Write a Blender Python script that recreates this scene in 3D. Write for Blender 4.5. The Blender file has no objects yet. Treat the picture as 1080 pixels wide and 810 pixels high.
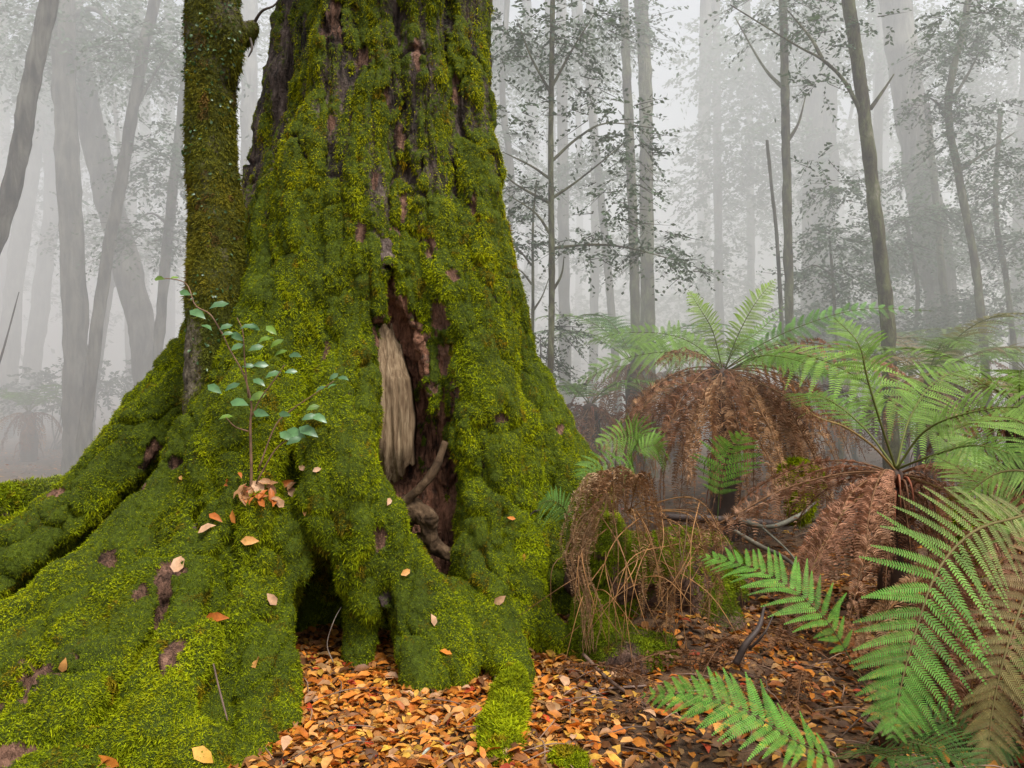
import bpy, math, random
import numpy as np
from mathutils import Vector
from mathutils.bvhtree import BVHTree

random.seed(7)
rng = np.random.default_rng(11)
scene = bpy.context.scene
COL = scene.collection
F0, CX0, CY0, CAMZ = 830.0, 540.0, 405.0, 1.5     # focal length in photo pixels, centre, eye height


def P(px, py, Y):
    """photo direction + distance in front of the viewer -> place in the forest"""
    return ((px - CX0) / F0 * Y, Y, CAMZ + (CY0 - py) / F0 * Y)


# ------------------------------------------------------------------ noise
def _h(ix, iy, iz, seed):
    n = (ix * 374761393 + iy * 668265263 + iz * 2147483647 + seed * 1274126177) & 0xFFFFFFFF
    n = ((n ^ (n >> 13)) * 1274126177) & 0xFFFFFFFF
    n = n ^ (n >> 16)
    return (n & 0xFFFF).astype(np.float32) / 65535.0


def vnoise(p, scale, seed=0):
    q = np.asarray(p, dtype=np.float64) / scale
    i = np.floor(q).astype(np.int64)
    f = q - i
    f = f * f * (3 - 2 * f)
    x, y, z = i[..., 0], i[..., 1], i[..., 2]
    fx, fy, fz = f[..., 0], f[..., 1], f[..., 2]
    r = 0
    for a in (0, 1):
        wa = fx if a else 1 - fx
        for b in (0, 1):
            wb = fy if b else 1 - fy
            for c in (0, 1):
                wc = fz if c else 1 - fz
                r = r + wa * wb * wc * _h(x + a, y + b, z + c, seed)
    return r * 2 - 1


def fbm(p, scale, seed=0, octv=3, gain=0.5):
    r, a, t = 0, 1.0, 0
    for o in range(octv):
        r = r + a * vnoise(p, scale / (2 ** o), seed + o * 17)
        t += a
        a *= gain
    return r / t


def unit(v):
    v = np.asarray(v, dtype=np.float64)
    return v / np.maximum(np.linalg.norm(v, axis=-1, keepdims=True), 1e-9)


def sstep(a, b, x):
    t = np.clip((x - a) / (b - a), 0, 1)
    return t * t * (3 - 2 * t)


# ------------------------------------------------------------------ mesh output
def make_mesh(name, V, faces, mat, parent=None, col=None, smooth=False, attrs=None):
    """faces: list of int arrays (n,k)"""
    V = np.asarray(V, dtype=np.float32).reshape(-1, 3)
    me = bpy.data.meshes.new(name)
    me.vertices.add(len(V))
    me.vertices.foreach_set('co', V.ravel())
    fl = [np.asarray(f, dtype=np.int32) for f in faces if len(f)]
    loops = np.concatenate([f.ravel() for f in fl])
    tot = np.concatenate([np.full(len(f), f.shape[1], dtype=np.int32) for f in fl])
    start = np.concatenate([[0], np.cumsum(tot)[:-1]]).astype(np.int32)
    me.loops.add(len(loops))
    me.loops.foreach_set('vertex_index', loops)
    me.polygons.add(len(tot))
    me.polygons.foreach_set('loop_start', start)
    me.polygons.foreach_set('loop_total', tot)
    if smooth:
        me.polygons.foreach_set('use_smooth', np.ones(len(tot), dtype=bool))
    me.update(calc_edges=True)
    me.validate()
    if col is not None:
        a = me.attributes.new('Col', 'FLOAT_COLOR', 'POINT')
        c = np.ones((len(V), 4), dtype=np.float32)
        c[:, :3] = np.clip(col, 0, 1)
        a.data.foreach_set('color', c.ravel())
    for k, v in (attrs or {}).items():
        a = me.attributes.new(k, 'FLOAT', 'POINT')
        a.data.foreach_set('value', np.asarray(v, dtype=np.float32))
    me.materials.append(mat)
    o = bpy.data.objects.new(name, me)
    COL.objects.link(o)
    if parent is not None:
        o.parent = parent
        o.matrix_parent_inverse = parent.matrix_basis.inverted()
    return o


def tag(o, label=None, cat=None, group=None, kind=None):
    if label: o['label'] = label
    if cat: o['category'] = cat
    if group: o['group'] = group
    if kind: o['kind'] = kind
    return o


def thing(name, label, cat, loc=(0, 0, 0), group=None):
    o = bpy.data.objects.new(name, None)
    o.empty_display_size = 0.1
    o.location = loc
    COL.objects.link(o)
    return tag(o, label, cat, group)


class Acc:
    """collects verts/faces/colours of one mesh"""
    def __init__(s): s.V, s.T, s.Q, s.C, s.n = [], [], [], [], 0

    def add(s, V, T=None, Q=None, C=(1, 1, 1)):
        V = np.asarray(V, dtype=np.float64).reshape(-1, 3)
        s.V.append(V)
        if T is not None and len(T): s.T.append(np.asarray(T) + s.n)
        if Q is not None and len(Q): s.Q.append(np.asarray(Q) + s.n)
        C = np.asarray(C, dtype=np.float64)
        s.C.append(np.broadcast_to(C, (len(V), 3)) if C.ndim == 1 else C)
        s.n += len(V)

    def build(s, name, mat, parent=None, smooth=False):
        f = []
        if s.Q: f.append(np.concatenate(s.Q))
        if s.T: f.append(np.concatenate(s.T))
        return make_mesh(name, np.concatenate(s.V), f, mat, parent, np.concatenate(s.C), smooth)


def spline(pts, n):
    pts = np.asarray(pts, dtype=np.float64)
    m = len(pts)
    if m == 2:
        t = np.linspace(0, 1, n)[:, None]
        return pts[0] * (1 - t) + pts[1] * t
    p = np.vstack([2 * pts[0] - pts[1], pts, 2 * pts[-1] - pts[-2]])
    u = np.linspace(0, m - 1 - 1e-6, n)
    i = u.astype(int)
    t = (u - i)[:, None]
    a, b, c, d = p[i], p[i + 1], p[i + 2], p[i + 3]
    return 0.5 * ((2 * b) + (-a + c) * t + (2 * a - 5 * b + 4 * c - d) * t ** 2 + (-a + 3 * b - 3 * c + d) * t ** 3)


def frame(C):
    T = unit(np.gradient(C, axis=0))
    ref = np.array([0.13, 0.97, 0.2])
    if abs(unit(T.mean(0)) @ unit(ref)) > 0.9: ref = np.array([1, 0, 0.1])
    U = unit(np.cross(T, ref))
    W = np.cross(T, U)
    return T, U, W


def tube(acc, pts, radii, n=None, seg=6, col=(1, 1, 1), rough=0.0, seed=0, cap=True):
    pts = np.asarray(pts, dtype=np.float64)
    n = n or max(6, 3 * len(pts))
    C = spline(pts, n)
    R = np.interp(np.linspace(0, 1, n), np.linspace(0, 1, len(radii)), radii)
    T, U, W = frame(C)
    a = np.linspace(0, 2 * np.pi, seg, endpoint=False)
    V = C[:, None] + R[:, None, None] * (np.cos(a)[None, :, None] * U[:, None] + np.sin(a)[None, :, None] * W[:, None])
    if rough:
        nz = fbm(V, max(0.08, R.max() * 1.2), seed, 3)
        V = V + unit(V - C[:, None]) * (nz * rough * R[:, None])[..., None]
    i = np.arange(n - 1)[:, None] * seg
    j = np.arange(seg)[None]
    k = (j + 1) % seg
    Q = np.stack([i + j, i + k, i + seg + k, i + seg + j], -1).reshape(-1, 4)
    V = V.reshape(-1, 3)
    Tt = []
    if cap:
        V = np.vstack([V, C[-1] + T[-1] * R[-1] * .5, C[0]])
        e = (n - 1) * seg
        Tt = [[e + q, e + (q + 1) % seg, len(V) - 2] for q in range(seg)] + [[(q + 1) % seg, q, len(V) - 1] for q in range(seg)]
    acc.add(V, Tt, Q, col)


# ------------------------------------------------------------------ materials
def new_mat(name):
    m = bpy.data.materials.new(name)
    m.use_nodes = True
    nt = m.node_tree
    for n in list(nt.nodes): nt.nodes.remove(n)
    out = nt.nodes.new('ShaderNodeOutputMaterial')
    return m, nt, out


def N(nt, t, **kw):
    n = nt.nodes.new(t)
    for k, v in kw.items():
        if k in n.inputs: n.inputs[k].default_value = v
        else: setattr(n, k, v)
    return n


def leaf_mat(name, translucent=0.35, rough=0.5, spec=0.3, gain=1.0, tcol=(1, 1, 0.6), nscale=9.0, var=0.3):
    m, nt, out = new_mat(name)
    at = N(nt, 'ShaderNodeAttribute', attribute_name='Col')
    geo = N(nt, 'ShaderNodeNewGeometry')
    noi = N(nt, 'ShaderNodeTexNoise'); noi.inputs['Scale'].default_value = nscale; noi.inputs['Detail'].default_value = 4
    nt.links.new(geo.outputs['Position'], noi.inputs['Vector'])
    mr = N(nt, 'ShaderNodeMapRange')
    mr.inputs['From Min'].default_value = .3; mr.inputs['From Max'].default_value = .7
    mr.inputs['To Min'].default_value = gain * (1 - var); mr.inputs['To Max'].default_value = gain * (1 + var)
    nt.links.new(noi.outputs['Fac'], mr.inputs['Value'])
    mul = N(nt, 'ShaderNodeVectorMath', operation='SCALE')
    nt.links.new(at.outputs['Color'], mul.inputs[0]); nt.links.new(mr.outputs['Result'], mul.inputs['Scale'])
    b = N(nt, 'ShaderNodeBsdfPrincipled')
    b.inputs['Roughness'].default_value = rough
    b.inputs['Specular IOR Level'].default_value = spec
    nt.links.new(mul.outputs[0], b.inputs['Base Color'])
    if translucent > 0:
        tm = N(nt, 'ShaderNodeVectorMath', operation='MULTIPLY'); tm.inputs[1].default_value = tcol
        nt.links.new(mul.outputs[0], tm.inputs[0])
        tr = N(nt, 'ShaderNodeBsdfTranslucent'); nt.links.new(tm.outputs[0], tr.inputs['Color'])
        mx = N(nt, 'ShaderNodeMixShader'); mx.inputs[0].default_value = translucent
        nt.links.new(b.outputs[0], mx.inputs[1]); nt.links.new(tr.outputs[0], mx.inputs[2])
        nt.links.new(mx.outputs[0], out.inputs['Surface'])
    else:
        nt.links.new(b.outputs[0], out.inputs['Surface'])
    return m


def bark_mat(name, cols, stretch=(14, 14, 2.5), bump=0.6, rough=0.85, spec=0.2, dist=0.02, scale=1.0):
    """streaky wood or bark in object coordinates"""
    m, nt, out = new_mat(name)
    tc = N(nt, 'ShaderNodeTexCoord')
    mp = N(nt, 'ShaderNodeMapping'); mp.inputs['Scale'].default_value = [s * scale for s in stretch]
    nt.links.new(tc.outputs['Object'], mp.inputs['Vector'])
    n1 = N(nt, 'ShaderNodeTexNoise'); n1.inputs['Scale'].default_value = 1; n1.inputs['Detail'].default_value = 8; n1.inputs['Roughness'].default_value = .65
    n1.inputs['Distortion'].default_value = .6
    nt.links.new(mp.outputs[0], n1.inputs['Vector'])
    n2 = N(nt, 'ShaderNodeTexNoise'); n2.inputs['Scale'].default_value = 2.2 * scale; n2.inputs['Detail'].default_value = 5
    nt.links.new(tc.outputs['Object'], n2.inputs['Vector'])
    mix = N(nt, 'ShaderNodeMath', operation='ADD')
    h1 = N(nt, 'ShaderNodeMath', operation='MULTIPLY'); h1.inputs[1].default_value = .6
    h2 = N(nt, 'ShaderNodeMath', operation='MULTIPLY'); h2.inputs[1].default_value = .4
    nt.links.new(n1.outputs['Fac'], h1.inputs[0]); nt.links.new(n2.outputs['Fac'], h2.inputs[0])
    nt.links.new(h1.outputs[0], mix.inputs[0]); nt.links.new(h2.outputs[0], mix.inputs[1])
    cr = N(nt, 'ShaderNodeValToRGB')
    e = cr.color_ramp.elements
    pos = np.linspace(.36, .66, len(cols))
    while len(e) < len(cols): e.new(.5)
    for i, c in enumerate(cols):
        e[i].position = pos[i]; e[i].color = (*c, 1)
    nt.links.new(mix.outputs[0], cr.inputs[0])
    b = N(nt, 'ShaderNodeBsdfPrincipled')
    b.inputs['Roughness'].default_value = rough
    b.inputs['Specular IOR Level'].default_value = spec
    bp = N(nt, 'ShaderNodeBump'); bp.inputs['Strength'].default_value = bump; bp.inputs['Distance'].default_value = dist
    nt.links.new(n1.outputs['Fac'], bp.inputs['Height'])
    nt.links.new(bp.outputs[0], b.inputs['Normal'])
    nt.links.new(cr.outputs[0], b.inputs['Base Color'])
    nt.links.new(b.outputs[0], out.inputs['Surface'])
    return m, nt, cr, b, bp


def mossy_bark_mat(name, bark, moss, thr=0.0):
    """bark whose 'moss' attribute fades it into a moss ground colour; 'rot' turns it to red rotten wood"""
    m, nt, cr, b, bp = bark_mat(name, bark, stretch=(34, 34, 9), bump=1.0, dist=.06)
    at = N(nt, 'ShaderNodeAttribute', attribute_name='moss')
    tc = N(nt, 'ShaderNodeTexCoord')
    n3 = N(nt, 'ShaderNodeTexNoise'); n3.inputs['Scale'].default_value = 55; n3.inputs['Detail'].default_value = 5
    nt.links.new(tc.outputs['Object'], n3.inputs['Vector'])
    n4 = N(nt, 'ShaderNodeTexNoise'); n4.inputs['Scale'].default_value = 5; n4.inputs['Detail'].default_value = 5
    nt.links.new(tc.outputs['Object'], n4.inputs['Vector'])
    mc = N(nt, 'ShaderNodeValToRGB')
    e = mc.color_ramp.elements
    e[0].position = .3; e[0].color = (*moss[0], 1)
    e[1].position = .7; e[1].color = (*moss[1], 1)
    ad = N(nt, 'ShaderNodeMath', operation='MULTIPLY_ADD'); ad.inputs[1].default_value = .55
    nt.links.new(n3.outputs['Fac'], ad.inputs[0])
    h = N(nt, 'ShaderNodeMath', operation='MULTIPLY'); h.inputs[1].default_value = .45
    nt.links.new(n4.outputs['Fac'], h.inputs[0]); nt.links.new(h.outputs[0], ad.inputs[2])
    nt.links.new(ad.outputs[0], mc.inputs[0])
    # ragged edge
    s = N(nt, 'ShaderNodeMath', operation='MULTIPLY_ADD'); s.inputs[1].default_value = 1.1; 
    s.inputs[2].default_value = -.55
    nt.links.new(n3.outputs['Fac'], s.inputs[0])
    s2 = N(nt, 'ShaderNodeMath', operation='ADD'); nt.links.new(s.outputs[0], s2.inputs[0]); nt.links.new(at.outputs['Fac'], s2.inputs[1])
    mr = N(nt, 'ShaderNodeMapRange'); mr.inputs['From Min'].default_value = .35; mr.inputs['From Max'].default_value = .6
    nt.links.new(s2.outputs[0], mr.inputs['Value'])
    mx = N(nt, 'ShaderNodeMix', data_type='RGBA')
    nt.links.new(mr.outputs['Result'], mx.inputs[0])
    # rotten red-brown wood
    rt = N(nt, 'ShaderNodeAttribute', attribute_name='rot')
    rr = N(nt, 'ShaderNodeValToRGB'); e = rr.color_ramp.elements
    e[0].position = .4; e[0].color = (.035, .016, .009, 1); e[1].position = .62; e[1].color = (.42, .2, .12, 1)
    nt.links.new(cr.inputs[0].links[0].from_socket, rr.inputs[0])
    mb = N(nt, 'ShaderNodeMix', data_type='RGBA')
    nt.links.new(rt.outputs['Fac'], mb.inputs[0]); nt.links.new(cr.outputs[0], mb.inputs[6]); nt.links.new(rr.outputs[0], mb.inputs[7])
    nt.links.new(mb.outputs[2], mx.inputs[6]); nt.links.new(mc.outputs[0], mx.inputs[7])
    nt.links.new(mx.outputs[2], b.inputs['Base Color'])
    bp2 = N(nt, 'ShaderNodeBump'); bp2.inputs['Strength'].default_value = .8; bp2.inputs['Distance'].default_value = .015
    nt.links.new(n3.outputs['Fac'], bp2.inputs['Height']); nt.links.new(bp.outputs[0], bp2.inputs['Normal'])
    nt.links.new(bp2.outputs[0], b.inputs['Normal'])
    return m


M = {}
M['giant'] = mossy_bark_mat('mossy_bark', [(.008, .006, .005), (.04, .029, .023), (.11, .078, .064), (.24, .18, .15)],
                            [(.02, .032, .002), (.1, .135, .005)])
M['slim'] = mossy_bark_mat('lichened_bark', [(.02, .016, .01), (.075, .06, .038), (.16, .13, .085), (.26, .22, .16)],
                           [(.03, .036, .006), (.1, .105, .014)])
M['moss'] = leaf_mat('moss_sprigs', .3, .8, .12, 1.0, (1, 1, .5), 6, .25)
M['leaf'] = leaf_mat('fallen_leaf', .25, .5, .3, 1.0, (1, .8, .5), 40, .25)
M['green'] = leaf_mat('green_leaf', .3, .35, .6, 1.0, (1, 1, .5), 30, .2)
M['fern'] = leaf_mat('fern_frond', .4, .55, .22, 1.0, (.9, 1, .5), 14, .2)
M['dead'] = leaf_mat('dead_frond', .25, .7, .25, 1.0, (1, .8, .6), 25, .35)
M['dullleaf'] = leaf_mat('tree_foliage', .25, .6, .25, 1.0, (1, 1, .6), 3, .25)
M['bark'] = bark_mat('grey_bark', [(.02, .017, .014), (.06, .052, .04), (.13, .12, .095), (.2, .19, .15)], (11, 11, 2.2), 1.0, dist=.05)[0]
M['barkgreen'] = bark_mat('mossed_thin_bark', [(.015, .014, .009), (.06, .048, .028), (.11, .115, .05), (.24, .22, .17)], (16, 16, 6), 1.0, dist=.04)[0]
M['wood'] = bark_mat('pale_heartwood', [(.04, .023, .012), (.14, .09, .05), (.26, .185, .11), (.37, .28, .18)], (45, 45, 3), .7, .8, .2, .02)[0]
M['rotwood'] = bark_mat('rotten_wood', [(.02, .012, .007), (.075, .045, .024), (.16, .105, .06)], (20, 20, 12), .9)[0]
M['twig'] = bark_mat('dead_twig', [(.03, .02, .015), (.1, .065, .045), (.17, .13, .1)], (30, 30, 30), .4)[0]
M['stem'] = leaf_mat('stem', 0, .6, .3, 1.0, nscale=20, var=.35)

# forest floor
m, nt, cr, b, bp = bark_mat('forest_floor', [(.015, .009, .005), (.06, .034, .018), (.13, .07, .035), (.2, .11, .06)], (9, 9, 9), 1.0, .8, .25, .05)
M['floor'] = m


# ------------------------------------------------------------------ implicit surfaces
class Field:
    def __init__(s, lo, hi, h):
        s.lo = np.array(lo, float); s.h = h
        s.n = np.ceil((np.array(hi) - s.lo) / h).astype(int) + 1
        s.d = np.full(s.n, 0.35, dtype=np.float32)

    def _box(s, a, b, pad):
        lo = np.floor((np.minimum(a, b) - pad - s.lo) / s.h).astype(int)
        hi = np.ceil((np.maximum(a, b) + pad - s.lo) / s.h).astype(int) + 1
        lo = np.clip(lo, 0, s.n); hi = np.clip(hi, 0, s.n)
        return lo, hi

    def cone(s, a, b, ra, rb, k=0.1, carve=False):
        a = np.array(a, float); b = np.array(b, float)
        lo, hi = s._box(a, b, max(ra, rb) + k + .05)
        if np.any(hi <= lo): return
        g = [s.lo[i] + s.h * np.arange(lo[i], hi[i]) for i in range(3)]
        X = (g[0] - a[0]).astype(np.float32)[:, None, None]
        Y = (g[1] - a[1]).astype(np.float32)[None, :, None]
        Z = (g[2] - a[2]).astype(np.float32)[None, None, :]
        ab = b - a
        L = max(ab @ ab, 1e-9)
        t = np.clip((X * ab[0] + Y * ab[1] + Z * ab[2]) / L, 0, 1)
        d = np.sqrt((X - t * ab[0]) ** 2 + (Y - t * ab[1]) ** 2 + (Z - t * ab[2]) ** 2) - (ra + (rb - ra) * t)
        sl = (slice(lo[0], hi[0]), slice(lo[1], hi[1]), slice(lo[2], hi[2]))
        o = s.d[sl]
        if carve:
            d = -d
            hh = np.maximum(k - np.abs(o - d), 0) / k
            s.d[sl] = np.maximum(o, d) + hh * hh * k / 4
        else:
            hh = np.maximum(k - np.abs(o - d), 0) / k
            s.d[sl] = np.minimum(o, d) - hh * hh * k / 4

    def chain(s, pts, k=0.1, carve=False, sub=3):
        A = np.array([(*P(*p[:3]), p[3]) for p in pts])
        C = spline(A, (len(A) - 1) * sub + 1)
        for i in range(len(C) - 1):
            s.cone(C[i, :3], C[i + 1, :3], max(C[i, 3], .01), max(C[i + 1, 3], .01), k, carve)

    def mesh(s):
        d = s.d
        ins = d < 0
        c = ins[:-1, :-1, :-1].astype(np.int8)
        for a in (0, 1):
            for b in (0, 1):
                for e in (0, 1):
                    if a or b or e:
                        c = c + ins[a:d.shape[0] - 1 + a, b:d.shape[1] - 1 + b, e:d.shape[2] - 1 + e]
        act = (c > 0) & (c < 8)
        idx = np.argwhere(act)
        vid = np.full(act.shape, -1, dtype=np.int32)
        vid[act] = np.arange(len(idx))
        acc = np.zeros((len(idx), 3)); cnt = np.zeros(len(idx))
        for ax in range(3):
            o1, o2 = [q for q in range(3) if q != ax]
            for a in (0, 1):
                for b in (0, 1):
                    p0 = np.zeros(3, int); p0[o1] = a; p0[o2] = b
                    p1 = p0.copy(); p1[ax] = 1
                    i0 = idx + p0; i1 = idx + p1
                    v0 = d[i0[:, 0], i0[:, 1], i0[:, 2]]; v1 = d[i1[:, 0], i1[:, 1], i1[:, 2]]
                    cr_ = (v0 < 0) != (v1 < 0)
                    t = np.where(cr_, v0 / np.where(cr_, v0 - v1, 1), 0)
                    pt = p0[None] + t[:, None] * (p1 - p0)[None]
                    acc += pt * cr_[:, None]; cnt += cr_
        V = s.lo + s.h * (idx + acc / cnt[:, None])
        Q = []
        for ax in range(3):
            o1, o2 = (ax + 1) % 3, (ax + 2) % 3
            sa = [slice(None)] * 3; sb = [slice(None)] * 3
            sa[ax] = slice(0, -1); sb[ax] = slice(1, None)
            A = ins[tuple(sa)]; B = ins[tuple(sb)]
            e = np.argwhere(A != B)
            e = e[(e[:, o1] > 0) & (e[:, o2] > 0) & (e[:, o1] < d.shape[o1] - 1) & (e[:, o2] < d.shape[o2] - 1)]
            q = []
            for (a, b) in ((1, 1), (0, 1), (0, 0), (1, 0)):
                f = e.copy(); f[:, o1] -= a; f[:, o2] -= b
                q.append(vid[f[:, 0], f[:, 1], f[:, 2]])
            q = np.stack(q, 1)
            flip = ~A[e[:, 0], e[:, 1], e[:, 2]]
            q[flip] = q[flip][:, ::-1]
            Q.append(q)
        Q = np.concatenate(Q)
        return V, Q[(Q >= 0).all(1)]


def refine(V, Q):
    """split each quad in four, then smooth a little"""
    n = len(V)
    E = np.concatenate([Q[:, [0, 1]], Q[:, [1, 2]], Q[:, [2, 3]], Q[:, [3, 0]]])
    Es = np.sort(E, 1)
    key = Es[:, 0].astype(np.int64) * n + Es[:, 1]
    u, inv = np.unique(key, return_inverse=True)
    EV = (V[u // n] + V[u % n]) / 2
    FV = V[Q].mean(1)
    e = inv.reshape(4, len(Q)) + n
    f = np.arange(len(Q)) + n + len(u)
    Q2 = np.concatenate([np.stack([Q[:, i], e[i], f, e[(i - 1) % 4]], 1) for i in range(4)])
    return np.vstack([V, EV, FV]), Q2


def smooth_mesh(V, Q, it=1, lam=.5):
    E = np.concatenate([Q[:, [0, 1]], Q[:, [1, 2]], Q[:, [2, 3]], Q[:, [3, 0]]])
    E = np.concatenate([E, E[:, ::-1]])
    cnt = np.bincount(E[:, 0], minlength=len(V))[:, None]
    for _ in range(it):
        s = np.stack([np.bincount(E[:, 0], weights=V[E[:, 1], k], minlength=len(V)) for k in range(3)], 1)
        V = V * (1 - lam) + lam * s / np.maximum(cnt, 1)
    return V


def vnormals(V, Q):
    fn = np.cross(V[Q[:, 2]] - V[Q[:, 0]], V[Q[:, 3]] - V[Q[:, 1]])
    Nn = np.stack([sum(np.bincount(Q[:, j], weights=fn[:, k], minlength=len(V)) for j in range(4)) for k in range(3)], 1)
    return unit(Nn)


# ------------------------------------------------------------------ moss
def moss_sprigs(name, parent, V, Q, moss, n, size=.013, tint=((.058, .085, .002), (.4, .45, .004)), hang=.35, blades=4, yellow=.3, seed=0, zbright=True):
    r = np.random.default_rng(seed + 5)
    A = V[Q]
    area = np.linalg.norm(np.cross(A[:, 2] - A[:, 0], A[:, 3] - A[:, 1]), axis=1) / 2
    fn = unit(np.cross(A[:, 2] - A[:, 0], A[:, 3] - A[:, 1]))
    cen = A.mean(1)
    view = unit(np.array([0, 0, CAMZ]) - cen)
    facing = (fn * view).sum(1)
    dist = np.linalg.norm(cen - np.array([0, 0, CAMZ]), axis=1)
    mq = moss[Q].mean(1)
    w = area * np.clip(mq * 1.6 - .35, 0, 1) * (facing > -.45) / dist ** 1.3 * (cen[:, 2] > -.05)
    cdf = np.cumsum(w); cdf /= cdf[-1]
    f = np.searchsorted(cdf, r.random(n))
    a, b = r.random(n), r.random(n)
    p = (A[f, 0] * ((1 - a) * (1 - b))[:, None] + A[f, 1] * (a * (1 - b))[:, None] + A[f, 2] * (a * b)[:, None] + A[f, 3] * ((1 - a) * b)[:, None])
    nrm = fn[f]
    ps = p.copy(); ps[:, 2] = np.where(p[:, 2] > 1.5, 1.5 + (p[:, 2] - 1.5) * .3, p[:, 2])
    if seed == 1: ps = radial(p) * [1, 1, 2.2]
    clump = fbm(ps, .09, seed + 3, 3) * .8 + .35 * fbm(p, .12, seed + 4, 2)
    big = fbm(p, .6, seed + 9, 2)
    sz = size * (.55 + .9 * r.random(n) ** 1.5) * (1 + .8 * clump)
    under = np.clip(-nrm[:, 2] + .25, 0, 1)
    V_, C_, T_ = [], [], []
    lo, hi = np.array(tint[0]), np.array(tint[1])
    mixv = np.clip(.48 + .5 * clump + .35 * big + .25 * r.standard_normal(n), 0, 1)
    base = lo + (hi - lo) * mixv[:, None]
    ol = (fbm(p, .07, seed + 33, 2) > .42)[:, None]
    base = np.where(ol, base * [.9, .6, 1.5], base)
    yel = np.clip(fbm(p, .3, seed + 21, 2) * yellow + .15 * r.standard_normal(n), -.12, .6)[:, None]
    yel = yel + .3 * sstep(1.5, 3.2, p[:, 2])[:, None]
    base = base * np.concatenate([1 + .45 * yel, 1 + .05 * yel, 1 - .3 * yel], 1)
    for k in range(blades):
        d = unit(nrm * (.75 - .35 * under[:, None]) + .75 * r.standard_normal((n, 3)) * np.array([1, 1, .8]) + np.array([0, 0, -1]) * (hang + 1.3 * under[:, None] + .5 * sstep(1.6, 3, p[:, 2])[:, None]))
        l = sz * (1 + 2.2 * under * r.random(n)) * (.7 + .6 * r.random(n))
        side = unit(np.cross(d, nrm + .3 * r.standard_normal((n, 3))))
        wd = (sz * (.16 + .1 * r.random(n)))[:, None]
        bp_ = p + r.standard_normal((n, 3)) * (sz * .35)[:, None] - nrm * .002
        V_.append(np.stack([bp_ - side * wd, bp_ + side * wd, bp_ + d * l[:, None]], 1))
        C_.append(np.stack([base * .55, base * .55, base * 1.35], 1))  # ambient shading painted into vertex colours: dark blade bases, bright tips
    Vv = np.concatenate(V_).reshape(-1, 3); Cc = np.concatenate(C_).reshape(-1, 3)
    T = np.arange(len(Vv)).reshape(-1, 3)
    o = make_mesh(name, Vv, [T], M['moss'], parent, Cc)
    tag(o, kind='stuff')
    return o


def sphere_hit(bvh, px, py):
    o = Vector((0, 0, CAMZ))
    d = Vector(P(px, py, 1.0)) - o
    r = bvh.ray_cast(o, d.normalized())
    return r[0], r[1]


# ================================================================== THE GIANT TREE
giant = thing('mossy_tree', 'giant old tree cloaked in bright green moss with spreading buttress roots and a split hollow', 'tree', P(400, 640, 5.3)[:2] + (0,))

f = Field((-4.3, 2.55, -.35), (1.45, 7.0, 5.6), .02)
# core
f.chain([(420, -260, 5.62, .55), (419, -100, 5.62, .56), (419, 0, 5.62, .575), (414, 100, 5.62, .62), (404, 200, 5.6, .71), (402, 300, 5.6, .87), (405, 400, 5.65, .92), (405, 500, 5.7, .95), (400, 640, 5.7, 1.0)], .12)
# shaded back lobe
f.chain([(352, -240, 6.0, .26), (347, -40, 6.0, .28), (338, 40, 6.0, .3), (322, 120, 5.98, .31), (308, 200, 5.95, .32), (296, 280, 5.9, .36), (270, 400, 5.9, .42)], .05)
# flutes of the upper trunk
f.chain([(360, -240, 5.12, .13), (358, 0, 5.08, .14), (350, 120, 5.02, .17), (333, 230, 4.95, .19), (318, 310, 4.92, .2), (300, 380, 4.85, .2)], .05)
f.chain([(400, -240, 5.14, .09), (400, 0, 5.09, .1), (396, 110, 5.03, .12), (388, 180, 4.98, .13), (376, 240, 4.94, .14)], .12)
f.chain([(445, -240, 5.08, .11), (446, 0, 5.02, .12), (452, 130, 4.97, .13), (458, 230, 4.93, .14), (476, 320, 4.88, .15), (500, 400, 4.85, .16)], .05)
f.chain([(492, -240, 5.3, .14), (488, 0, 5.25, .15), (488, 120, 5.2, .17), (496, 220, 5.1, .19), (505, 310, 5.02, .2), (512, 380, 4.95, .2), (514, 450, 4.84, .2), (514, 520, 4.7, .17), (514, 580, 4.57, .15), (516, 630, 4.43, .13), (526, 680, 4.2, .11), (543, 712, 3.95, .08)], .05)
# right flank
f.chain([(497, 240, 5.5, .23), (516, 340, 5.42, .23), (538, 420, 5.32, .23), (564, 480, 5.2, .23), (580, 540, 5.05, .2), (584, 600, 4.9, .18), (588, 660, 4.8, .15)], .05)
f.chain([(503, 300, 5.7, .24), (528, 390, 5.75, .24), (562, 455, 5.75, .24), (594, 505, 5.7, .24), (626, 570, 5.7, .22), (650, 620, 5.7, .2)], .05)
f.chain([(520, 400, 5.05, .14), (540, 460, 4.92, .15), (548, 530, 4.75, .14), (552, 600, 4.6, .12), (556, 660, 4.45, .1)], .04)
# central buttress left of the hollow, splitting into legs
f.chain([(374, 150, 5.0, .12), (376, 240, 4.93, .14), (374, 330, 4.82, .155), (366, 400, 4.66, .18), (358, 465, 4.5, .24), (356, 520, 4.4, .26), (382, 565, 4.34, .2), (412, 612, 4.26, .165), (432, 660, 4.15, .13), (446, 715, 3.98, .085)], .05)
f.chain([(335, 330, 4.95, .14), (334, 400, 4.8, .17), (330, 470, 4.6, .2), (330, 520, 4.5, .2), (330, 565, 4.42, .14)], .04)
f.chain([(395, 530, 4.4, .16), (430, 585, 4.33, .135), (462, 625, 4.3, .12), (500, 652, 4.25, .105), (528, 688, 4.08, .095), (540, 722, 3.88, .07)], .045)
f.chain([(405, 590, 4.35, .14), (462, 642, 4.22, .12), (482, 680, 4.1, .085), (492, 712, 3.98, .055)], .05)
f.chain([(372, 560, 4.55, .12), (376, 620, 4.33, .08), (374, 665, 4.27, .08), (372, 708, 4.15, .085)], .04)
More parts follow.
